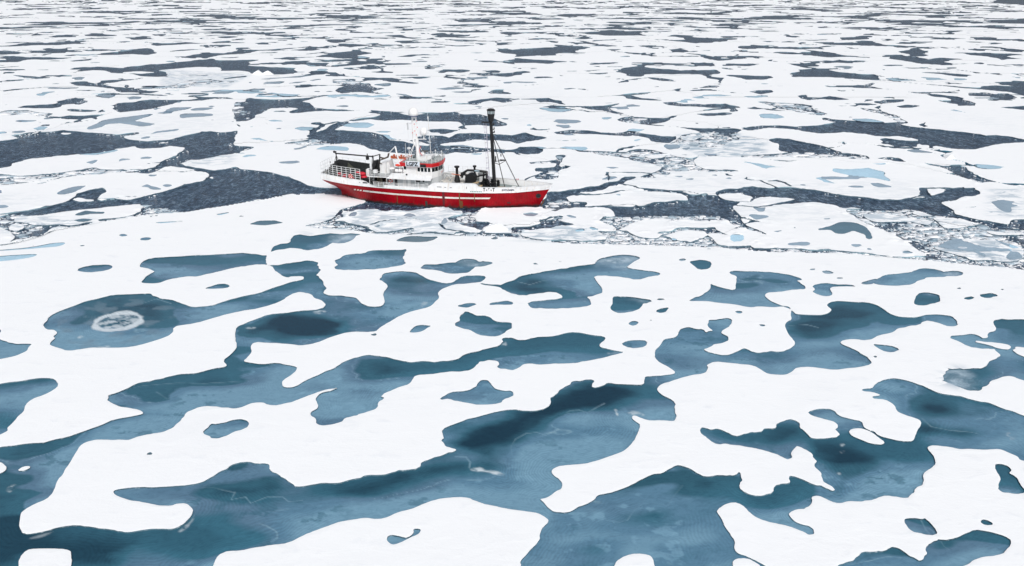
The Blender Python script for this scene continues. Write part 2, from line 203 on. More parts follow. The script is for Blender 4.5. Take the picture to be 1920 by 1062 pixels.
# open-water leads
LEADS = [
 T('M1','-900,330 -300,300 0,295 130,280 240,262 290,240 420,225 480,212 600,228 700,238 800,245 880,250 960,238 1045,230 1040,245 990,255 930,262 915,275 950,290 1040,300 1100,305 1180,298 1280,290 1400,255 1500,240 1580,225 1650,238 1740,228 1795,220 1745,265 1758,295 1735,315 1765,335 1900,340 1925,345 1820,375 1780,390 1650,405 1540,425 1490,435 1400,435 1360,460 1290,485 1240,495 1200,512 1140,535 1060,540 1040,520 1100,510 1160,498 1250,440 1340,390 1400,350 1280,330 1200,345 1120,350 1080,355 1010,340 960,348 850,362 740,385 640,392 520,400 430,408 350,425 250,435 160,455 85,470 75,490 0,502 -300,540 -900,600'),
 T('M1','130,50 200,35 300,28 400,25 440,38 400,50 250,52'), T('M1','480,65 520,52 620,58 720,72 640,80 520,78'), T('M1','340,115 450,118 520,105 620,110 750,103 690,120 600,138 450,130 370,125'),
 T('N1','865,775 1000,770 1060,755 1130,748 1260,752 1400,750 1530,745 1600,735 1520,755 1380,762 1250,785 1130,820 1020,832 900,842 870,830 860,800'),
 T('M1','160,850 200,825 310,795 420,770 480,760 520,740 560,715 620,690 690,665 775,652 775,685 735,705 712,740 760,750 820,738 880,735 940,745 1000,738 1100,712 1200,690 1320,655 1400,628 1520,600 1565,570 1580,545 1540,530 1450,512 1380,500 1340,498 1290,490 1290,483 1350,468 1375,478 1420,492 1500,503 1600,522 1690,513 1770,493 1790,512 1920,522 2010,530 2070,545 2180,580 2260,608 2300,632 2360,645 2490,655 2700,660 2700,740 2590,705 2500,700 2300,700 2190,695 2120,706 2060,718 1990,738 1920,735 1880,748 1780,765 1640,795 1560,802 1500,820 1400,822 1370,835 1300,810 1220,800 1130,800 1095,770 1090,765 1040,765 940,770 840,780 740,795 640,805 480,825 400,838 300,855 220,860'),
 T('M1','240,925 340,935 440,930 520,935 600,925 640,910 700,905 720,912 640,935 540,942 440,940 380,950 340,985 300,1000 280,960'),
 T('N2','0,745 200,748 300,740 400,735 500,715 560,712 460,735 320,765 400,775 430,795','M2','430,50 530,62 640,66 740,72 600,78 520,72 400,80 330,88 260,92 245,80 300,65 345,60 250,40 160,42 90,50 50,75 30,95 -10,105','M1','1850,140 1760,130 1750,60 1745,0','N1','1750,760 1800,765 1870,738 1920,745'),
 T('M2','445,240 520,215 560,190 640,160 690,150 660,165 590,215 700,225 850,235 950,260 1000,290 1100,302 1180,325 1300,335 1380,305 1450,280 1500,245 1620,240 1740,245 1920,255','M3','0,255 100,235 180,260 290,275 200,290 100,305 40,320 0,300','M2','1880,298 1780,290 1740,295 1660,285 1560,285 1450,290 1440,305 1380,320 1330,335 1330,350 1450,358 1600,365 1800,362 1920,365','M3','60,350 150,348 225,365 180,390 120,400 50,385 0,380','M2','1860,380 1740,375 1600,390 1500,385 1430,400 1380,395 1200,400 1000,385 940,375 900,370 840,345 780,320 700,312 600,318 540,320 480,325 400,330 340,300 440,280 450,265'),
 T('M2','850,85 900,78 1000,80 1060,92 1150,105 1250,100 1340,95 1520,80 1560,95 1660,98 1720,110 1800,140 1890,170 1880,185 1800,190 1700,180 1560,180 1530,155 1400,150 1200,145 1100,138 960,148 860,135 740,148 690,145 800,125 900,115 940,98'),
 T('M2','1300,215 1400,210 1500,220 1400,228 1310,222'), T('M2','420,168 450,160 500,175 450,177'),
 T('M2','655,814 700,790 770,775 835,765 850,735 1200,760 1290,780 1240,800 1160,820 1060,826 960,816 880,808 800,810 720,822 680,824'),
 T('M2','1500,905 1560,885 1640,905 1720,905 1760,915 1730,940 1700,970 1640,950 1560,930'),
 T('M3','220,800 250,740 280,680 360,680 420,675 500,665 560,645 640,630 700,610 800,600 845,568 930,568 900,585 850,600 820,625 740,640 700,660 600,680 540,680 440,705 390,725 430,755 550,765 530,785 480,795 440,810 400,800 350,810 320,790'),
 T('M3','830,622 900,630 960,650 1060,660 1160,668 1240,675 1300,690 1330,700 1440,705 1530,705 1600,735 1700,755 1640,790 1660,820 1700,860 1705,885 1640,880 1560,890 1440,885 1300,880 1180,885 1060,878 960,880 880,878 800,878 765,865 770,840 740,805 680,795 600,792 600,786 680,788 780,790 900,792 1000,790 1060,760 1160,755 1250,745 1330,745 1330,715 1280,695 1160,680 1060,675 980,665 900,645 840,635'),
 T('M3','0,945 130,940 210,920 260,895 350,870 400,880 350,900 420,912 480,925 400,935 300,945 160,965 60,975 0,970'), T('M3','780,975 850,985 940,1010 1000,1030 900,1030 820,1000'),
 T('M3','170,580 200,548 290,570 340,565 330,585 250,590'), T('M3','890,370 950,360 1040,368 1130,385 1080,392 980,385 900,382'),
 T('M3','310,235 350,228 440,215 560,218 680,235 780,240 850,235 880,225 930,232 1000,245 1140,265 1240,272 1220,300 1180,315 1080,310 1020,300 1010,275 940,255 860,262 780,258 640,248 520,245 420,245 400,255 350,250 330,255'),
 T('M3','1220,190 1290,196 1400,203 1540,208 1690,213 1660,250 1620,255 1520,250 1440,235 1380,220 1300,205'), T('M3','940,140 960,122 1040,128 1140,125 1200,112 1260,105 1210,125 1150,155 1060,168 980,160'),
 T('N3','0,745 100,742 200,738 280,735 330,755 380,780 440,795 560,798 680,795 800,775 820,780 740,800','M3','720,45 740,70 850,98 780,95 680,70 580,62 500,42 420,30 360,22 290,0 200,15 180,-10 60,-15 0,-10','N2','1860,768 1760,755 1700,765 1640,785 1600,765 1680,748 1800,735 1920,740'),
 T('M3','1140,12 1200,8 1280,25 1380,22 1440,28 1520,20 1600,12 1680,30 1710,45 1660,52 1690,75 1640,80 1660,60 1560,48 1500,50 1460,45 1380,40 1260,38 1180,28'), T('M3','1380,95 1500,92 1630,88 1630,94 1560,102 1450,104'),
 T('M4','-180,210 -120,190 -40,182 80,182 200,190 300,185 400,180 440,168 525,160 400,140 410,122 480,135 600,145 720,158 840,164 960,161 1000,158 990,140 1020,140 1045,158 985,178 1060,190 1200,205 1350,220 1480,235 1560,250 1640,265 1700,258 1820,265 1870,280 1920,290 2100,290 2100,310 1920,305 1830,312 1720,320 1620,345 1540,358 1400,355 1340,345 1240,330 1150,325 1120,305 1140,290 1060,275 980,262 870,268 800,265 700,245 560,230 440,240 380,240 280,228 200,215 100,205 0,200 -60,210 -130,218'),
 T('M4','830,290 870,275 960,290 1060,300 1130,300 1120,320 1080,338 980,335 900,322 850,320'), T('M4','0,290 60,280 160,285 280,310 360,325 430,345 520,385 460,390 380,388 280,395 180,390 110,370 80,320 0,300'),
 T('M4','490,395 560,400 680,408 745,418 750,435 640,425 500,418'), T('M4','820,435 880,425 980,430 1060,458 980,455 900,440'),
 T('M4','1130,462 1220,468 1330,485 1445,488 1480,515 1540,550 1640,580 1720,600 1780,612 1920,618 2100,620 2100,632 1920,632 1820,630 1740,615 1660,605 1600,612 1560,605 1480,575 1400,540 1340,512 1260,490'), T('M4','1180,357 1280,370 1380,378 1340,390 1290,380'),
 T('M4','-390,680 -300,660 -220,655 -120,640 0,655 80,648 160,645 240,655 400,675 520,700 640,715 760,735 860,748 960,745 1080,735 1200,722 1275,710 1340,675 1440,655 1560,645 1565,690 1540,705 1440,715 1410,740 1330,755 1300,765 1320,785 1365,815 1370,845 1460,865 1560,890 1660,905 1780,925 1830,925 1835,890 1920,885 2400,885 2400,985 1920,960 1840,945 1760,955 1640,925 1540,905 1440,880 1340,870 1260,860 1180,830 1080,815 960,815 840,820 720,810 640,800 590,805 545,800 500,775 400,755 300,745 180,725 60,718 0,720 -70,725 -120,740 -160,750 -220,755 -320,735 -390,705'),
 # towards the horizon
 T('N1','-200,350 0,345 100,338 220,322 340,325 440,318 560,318 620,310 660,312 560,328 440,340 330,338 230,342 100,350'), T('N1','320,368 360,360 440,368 500,362 460,385 400,382'), T('N1','-100,440 40,425 100,420 180,430 220,445 120,455 60,440'),
 T('N1','680,408 740,405 860,395 940,385 1000,370 1060,360 1110,358 1160,378 1180,400 1120,415 1060,415 980,408 880,415 760,422'),
 T('N1','1090,318 1150,320 1220,325 1300,322 1400,312 1520,322 1640,312 1700,308 1800,318 2000,322 2000,330 1700,325 1560,330 1400,332 1280,340 1180,345 1130,348 1140,332'),
 T('N1','1380,430 1460,410 1540,400 1680,402 1800,390 1900,385 1860,398 1700,412 1600,425 1540,438 1450,432'),
 T('N1','620,505 700,508 800,508 900,515 1020,508 1120,490 1250,480 1360,465 1480,450 1620,452 1760,455 1880,450 1930,450 1850,480 1820,495 2000,505 2240,510 2200,540 2140,560 2060,562 1960,555 1900,555 1860,540 1760,535 1640,535 1620,505 1480,505 1360,515 1230,525 1180,530 1220,545 1300,575 1180,580 1060,572 1020,560 960,545 900,548 820,540 740,525 660,518'),
 T('N1','550,632 600,620 660,628 760,640 880,655 1000,672 1100,685 1190,685 1120,700 1000,695 900,695 880,665 780,655 640,645 580,645'), T('N1','680,190 740,185 820,192 900,195 950,200 900,208 820,200 700,198'), T('N1','860,178 900,165 980,152 1080,158 1020,170 940,178'),
 T('N1','210,185 300,180 420,177 360,186'), T('N1','0,255 60,251 200,254 280,250 200,260 60,262'), T('N1','100,48 260,44 400,49 300,54'), T('N1','350,212 400,205 490,208 470,225 420,220'), T('N1','640,262 700,250 780,252 820,262 880,268 800,275 720,275'),
 T('N1','980,295 1040,290 1120,285 1100,295 1000,303'), T('N1','1560,240 1640,235 1720,240 1840,250 1740,258 1660,255'), T('N1','1600,278 1700,272 1840,278 1700,288'), T('N1','1370,185 1460,175 1540,171 1450,183'), T('N1','870,130 940,125 1020,122 960,132 880,138'),
 T('N1','500,745 560,740 640,740 600,752 540,758 500,755'), T('N1','1620,600 1700,580 1860,565 1870,578 1760,590 1680,600'), T('N1','1420,638 1540,632 1520,645 1440,648'),
 T('N2','200,440 300,432 440,425 560,405 680,392 760,380 840,408 780,412 740,435 660,438 560,430 420,432 300,438'), T('N2','610,328 700,330 860,340 760,350 700,358 640,345'),
 T('N2','700,450 740,455 860,470 980,475 1140,475 1300,480 1140,488 960,490 880,480 760,490 640,500 600,495 700,480 730,465'), T('N2','860,542 930,535 940,510 960,515 970,535 1045,540 1030,550 900,548'),
 T('N2','500,298 600,295 650,300 660,312 600,320 540,308'), T('N2','300,375 380,368 400,360 440,368 520,370 420,380 320,382'), T('N2','0,318 60,316 110,318 90,335 0,335'), T('N2','220,192 360,190 560,185 570,192 440,198 380,205 280,198'), T('N2','600,130 740,120 900,118 1000,116 960,124 780,128'),
 T('N2','1490,150 1560,152 1740,150 1760,158 1640,165 1520,162'), T('N2','940,268 1080,262 1160,275 1250,285 1180,292 1080,282'), T('N2','1340,255 1400,248 1420,262 1580,272 1440,280 1380,272 1400,262'), T('N2','1340,330 1500,342 1700,338 1620,348 1500,350'),
 T('N2','1790,380 1810,365 1920,372','N3','0,375 160,362 370,350 280,332 400,345 580,355 500,385 500,405 400,395 280,410 120,422 30,428 0,405','N2','1860,402 1800,398'), T('N2','1830,240 1920,240 2050,248 1920,262 1820,255'),
 T('N2','1450,35 1560,33 1850,36 1640,43 1480,42'), T('N2','1740,104 1920,99 2190,105 1920,112'), T('N2','540,8 680,12 600,15'), T('N2','950,45 1160,43 1080,49'), T('N2','1000,200 1100,200 1220,197 1100,209'), T('N2','1340,209 1560,205 1750,207 1560,214'), T('N2','1040,140 1100,132 1160,140 1080,147'),
 T('N2','580,690 620,660 700,645 800,640 830,625 840,650 900,668 860,690 1000,705 900,708 800,690 740,692 640,705'), T('N2','1020,612 1120,612 1240,625 1180,629 1080,618'), T('N2','1380,580 1420,572 1500,582 1600,590 1500,595'), T('N2','1640,560 1760,552 1860,550 1920,545','N3','90,530 190,545 100,558 0,568','N2','1880,580 1780,570 1700,572'),
 T('N2','1720,715 1780,680 1840,668 1920,672 1860,690 1780,712 1740,722'), T('N2','540,550 600,548 650,565 600,572'), T('N2','1560,650 1680,642 1760,648 1680,659'),
 T('N3','30,440 100,445 240,452 320,458 440,462 560,465 660,475 820,472 700,480 540,472 420,465 300,470 340,480 260,482 180,472 60,468'), T('N3','860,472 1000,469 1200,477 1400,480 1200,485 1000,479'),
 T('N3','520,248 620,240 700,230 750,224 780,235 880,235 950,232 1000,235 1300,229 1140,239 960,240 940,250 1020,268 920,268 800,270 720,272 640,262 560,258'), T('N3','1110,182 1160,172 1240,170 1360,167 1280,178 1280,190 1200,195 1150,188'),
 T('N3','1190,270 1240,265 1320,275 1440,285 1560,290 1640,288 1720,300 1640,308 1540,320 1380,328 1300,318 1180,305 1310,300 1300,285'), T('N3','1200,375 1250,368 1310,380 1290,395 1220,392'), T('N3','1340,350 1360,342 1430,350 1400,358'), T('N3','1650,345 1700,340 1840,350 1780,358 1680,352'), T('N3','1545,330 1620,342 1600,348'),
 T('N3','1430,418 1500,430 1580,425 1540,440 1550,458 1500,445'), T('N3','1620,478 1700,480 1840,482 1760,495 1660,490'), T('N3','1700,422 1800,420 1900,430 1780,432'), T('N3','780,540 860,510 960,495 1040,510 1180,520 1260,530 1400,528 1540,515 1560,545 1460,562 1400,555 1300,545 1200,552 1100,550 1000,560 940,575 860,562'),
 T('N3','1020,582 1100,585 1180,595 1240,612 1140,605 1060,595'), T('N3','1640,565 1720,565 1840,575 1920,572 1900,595 1760,588'), T('N3','850,718 900,722 960,738 1060,745 1150,758 1000,752 900,745 860,740'), T('N3','1800,690 1860,682 1940,678 1950,690 1860,708'), T('N3','360,665 440,660 560,668 580,680 460,672 400,680'), T('N3','170,575 280,575 360,588 260,586 180,588'),
 T('N3','480,305 540,308 640,335 760,345 680,347 560,322'), T('N3','1180,98 1240,92 1400,100 1640,108 1560,115 1380,107'), T('N3','0,98 140,99 270,104 200,113 0,112'), T('N3','820,105 900,100 960,105 1040,114 880,115'), T('N3','210,292 280,290 340,295 260,299'), T('N3','0,540 90,532 190,545 60,565 0,565'),
 T('N4','360,320 480,325 600,318 700,305 800,310 880,315 830,325 860,340 760,348 660,345 560,342 440,335'), T('N4','530,285 620,282 740,270 720,290 640,300 560,298'), T('N4','980,390 1060,370 1100,362 1160,375 1250,398 1180,405 1240,418 1180,425 1060,425 1040,405'), T('N4','940,440 1040,445 1160,440 1200,448 1300,435 1440,445 1360,460 1350,485 1240,482 1180,480 1100,475 1040,465 1000,455'),
 T('N4','1470,402 1560,405 1700,400 1820,402 1920,412 1840,420 1780,432 1700,432 1600,420 1520,415'), T('N4','140,565 160,545 240,535 300,520 440,522 560,540 700,555 830,555 815,580 830,598 740,600 600,590 460,582 340,580 240,578 180,580'), T('N4','830,512 870,515 910,520 890,550 850,552'), T('N4','760,485 880,482 1030,490 940,500 860,498'),
 T('N4','140,360 240,362 320,378 400,390 480,400 560,415 680,422 750,430 620,430 500,430 420,430 360,410 370,395 280,378'), T('N4','400,468 460,462 520,452 590,460 600,475 520,470 440,475'), T('N4','760,108 840,98 960,105 1100,112 1280,115 1560,120 1440,124 1320,124 1320,135 1200,135 1120,122 960,112 840,112 780,118'),
 T('N4','860,175 940,158 1080,152 1200,155 1330,158 1280,172 1160,168 1100,165 1060,180 980,172'), T('N4','1700,158 1800,148 1920,148 2100,150 2100,175 1920,178 1820,175 1740,170'), T('N4','850,212 900,200 1020,198 1170,202 1160,210 1000,206 900,215'), T('N4','1330,18 1480,17 1660,22 1700,5 1740,-5 2200,-5 2200,48 1920,42 1800,32 1700,25 1560,24'),
 T('N4','1040,540 1180,542 1300,548 1420,555 1520,565 1500,580 1420,575 1300,558 1180,550'), T('N4','1680,618 1760,615 1860,608 1920,610 2200,612 2200,650 1920,648 1840,640 1760,628'), T('N4','1440,655 1640,663 1780,660 1920,665 2200,670 2200,720 1920,720 1820,695 1700,680 1560,667'), T('N4','1540,705 1600,695 1700,702 1820,700 1900,745 1800,755 1680,750 1720,740 1640,725 1560,718'),
 T('N4','1220,712 1300,718 1380,725 1440,740 1560,775 1560,795 1440,795 1340,770 1260,752 1380,755 1340,735 1260,725'), T('N4','220,720 300,710 280,730 400,735 460,722 540,735 600,745 500,750 400,742 300,750 250,740'), T('M4','1740,48 1840,42 1920,35 2200,30 2200,65 1920,65 1860,58'), T('M4','970,38 1040,28 1130,35 1090,48 1000,48'), T('N4','80,265 140,258 200,268 230,276 150,278'), T('N4','520,165 600,168 670,168 620,176'), T('N4','910,248 1100,246 1280,252 1100,254'), T('N4','1350,230 1470,233 1400,245 1400,262 1330,255'), T('N4','1620,192 1660,183 1700,190 1740,210 1640,205'), T('N4','570,5 960,0 1190,3 1000,6'),
]
# water choked with brash: (outline, density 0..1)
BRASH = [
 (T('F','-100,312 0,316 200,323 350,336 520,333 600,338 740,345 900,352 1000,364 1180,383 1180,396 900,372 740,365 520,363 350,357 200,341 0,333 -100,330'),.7),
 (T('E','640,250 960,252 1160,276 1260,288 1600,298 1920,310 1920,330 1600,326 1260,314 1160,306 960,282 640,270'),.7),
 (T('M2','380,905 520,900 640,905 760,930 860,955 760,958 640,950 500,952 380,945'),.6), (T('M1','-300,600 0,590 60,606 -300,660'),.5),
 (T('M1','-200,560 0,550 80,552 280,556 450,540 560,525 640,515 700,500 740,512 850,518 950,515 1040,512 1040,522 900,525 740,545 600,550 450,562 300,582 160,592 60,610 0,620 -200,640'),.75),
 (T('M1','-100,95 0,85 60,70 200,70 330,85 420,92 340,118 300,110 200,95 100,105 0,100'),.8),
 (T('M1','1090,768 1130,800 1220,800 1300,812 1370,833 1280,840 1100,858 1000,868 940,878 900,885 830,900 740,905 730,895 860,880 960,862 1060,835 1090,790'),.8),
 (T('M1','-700,860 0,870 60,852 160,845 110,880 100,905 200,915 260,930 380,945 370,960 320,990 330,1010 240,1020 140,1050 80,1060 140,1020 100,985 40,960 0,940 -700,960'),.7),
 (T('M1','1745,0 1755,90 1760,130 1780,150 1850,150 1920,125 1900,90 1820,60 1790,30'),.45),
 (T('M2','340,300 440,285 520,300 560,312 460,330 380,332 200,322 230,312'),.8),
 (T('M2','1540,800 1600,795 1680,820 1640,860 1640,905 1500,915 1440,880 1500,860 1560,850'),.6),
 (T('M2','360,930 430,905 540,880 620,850 640,870 560,900 640,925 760,940 860,965 900,985 1000,985 1130,960 1170,950 1180,975 1140,995 1000,990 880,990 760,965 640,955 500,955 400,948'),.85),
 (T('M3','280,760 390,730 430,755 555,765 540,790 600,790 660,790 640,800 540,798 420,800 360,815 330,830 250,810 230,805'),.5),
 (T('M3','330,850 400,865 360,890 300,880 240,900 200,895'),.6),
 (T('M3','660,895 700,870 770,862 880,868 1060,858 1200,860 1400,855 1600,865 1700,880 1750,930 1850,970 1920,1005','F','110,150 200,235 340,300 420,345 340,352 200,340 0,325','M3','900,1085 700,1060 720,1030 690,1000 650,985 770,975 770,940 700,915'),.72),
 (T('M3','0,970 60,975 100,1000 200,1040 400,1045 600,1050 700,1040 760,1075 700,1088 500,1080 300,1075 100,1050 0,1010'),.8),
 (T('M3','340,410 390,405 385,435 350,470 365,510 340,560 330,585 170,580 200,545 330,550 320,530 180,525 170,505 320,495 340,460 240,465 130,470 110,455 250,450 330,440'),.5),
 (T('M3','540,372 640,378 780,382 870,385 890,370 940,362 1040,370 1160,395 1300,400 1400,412 1350,440 1380,480 1440,510 1560,515 1700,525 1640,530 1480,525 1360,520 1300,530 1180,530 1150,560 1060,575 960,570 1040,548 1100,530 1155,505 1150,490 1060,470 960,450 880,435 780,415 680,400'),.75),
 (T('M3','1230,290 1280,255 1400,240 1440,230 1600,230 1680,240 1660,260 1700,285 1600,300 1580,330 1460,345 1360,335 1280,310 1180,318'),.8),
 (T('M4','-200,410 -80,405 20,402 110,395 200,385 340,392 480,395 600,405 740,415 750,432 640,428 500,424 300,427 120,413 0,420 -200,425'),.8),
 (T('M4','590,805 720,810 850,820 960,812 1080,812 1180,830 1260,860 1370,875 1400,880 1560,935 1640,930 1760,955 1920,965 2400,985 2400,1250','F','2700,540 1920,460 1800,445 1640,432 1400,408 1180,388 1180,383 1290,383 1390,378','M4','1080,1075 1000,1030 900,980 800,940 700,900 660,870'),.72),
 (T('M4','1500,570 1600,600 1700,600 1620,622 1560,615'),.7), (T('M4','660,45 700,50 840,72 940,100 1010,140 1000,158 960,140 860,100 760,75'),.75), (T('M4','-60,5 120,15 300,35 320,60 440,95 400,110 260,90 200,70 60,40'),.75),
 (T('N2','580,600 700,595 760,620 820,630 700,640 600,620'),.8), (T('N1','1420,600 1620,590 1700,610 1540,632 1380,660 1220,665 1180,660 1300,640'),.8), (T('M3','800,140 850,118 940,122 960,140 940,165 840,155'),.7),
]
# ice put back over leads and brash
RAFTS = [
 T('M1','440,238 480,233 530,243 480,248'), T('M1','1200,310 1240,308 1220,316'), T('M1','1560,575 1590,562 1612,575 1595,587'), T('M1','530,738 590,726 640,735 712,738 700,752 600,754'), T('M1','60,950 90,920 180,925 185,950 130,975 70,965'),
 T('M2','1645,890 1700,850 1760,825 1920,825','M3','0,820 200,815 330,835 380,860 290,875 200,900 130,935 0,935','M2','1800,905 1650,905'),
 T('M3','810,965 900,915 960,895 1040,885 1160,885 1200,900 1300,885 1400,900 1500,905 1600,895 1640,915 1635,945 1500,950 1380,950 1240,950 1180,975 1080,990 1160,1000 1080,1030 960,1020 920,1005 860,975'),
 T('M3','1100,1020 1240,980 1340,965 1420,975 1460,1000 1400,1015 1240,1030'), T('F','145,255 180,250 260,260 400,290 430,310 420,325 300,320 210,320 180,300'), T('M3','1590,985 1700,955 1780,970 1750,995 1640,1000'), T('F','-60,250 40,238 120,240 130,270 60,300 -80,290'),
 T('M3','350,890 400,865 420,845 360,820 440,800 560,800 660,798 740,808 768,860 700,870 650,895 640,905 720,925 770,940 765,975 640,970 560,945 480,925 400,905'),
 T('M3','60,990 200,960 380,950 480,935 560,945 620,970 700,1010 710,1035 600,1050 400,1045 200,1040 80,1020'),
 T('M3','1000,412 1080,402 1160,410 1120,425 1040,428'), T('M3','1170,395 1300,402 1410,412 1330,430 1220,412'), T('M3','1060,560 1100,548 1155,570 1100,578'), T('M3','1250,280 1300,258 1420,262 1400,290 1300,300'),
 T('M3','1530,705 1600,690 1700,690 1800,710 1825,725 1760,750 1680,752 1600,738'),
 T('M4','1250,880 1400,878 1480,905 1560,938 1460,945 1340,948 1270,910'), T('M4','740,850 900,840 1000,870 1120,885 1240,900 1200,925 1060,900 940,905 800,900 740,875'),
 T('F','1410,330 1500,290 1580,282 1680,290 1750,285 1850,315 1920,350 1910,400 1820,415 1720,400 1640,410 1560,375 1470,350'), T('M4','1640,975 1760,985 1900,990 1850,1005 1700,1000'), T('M4','1120,820 1180,835 1240,860 1150,860 1080,840'),
 T('N1','960,545 1050,538 1140,545 1060,552'), T('N2','910,490 960,482 965,492 930,498'),
]
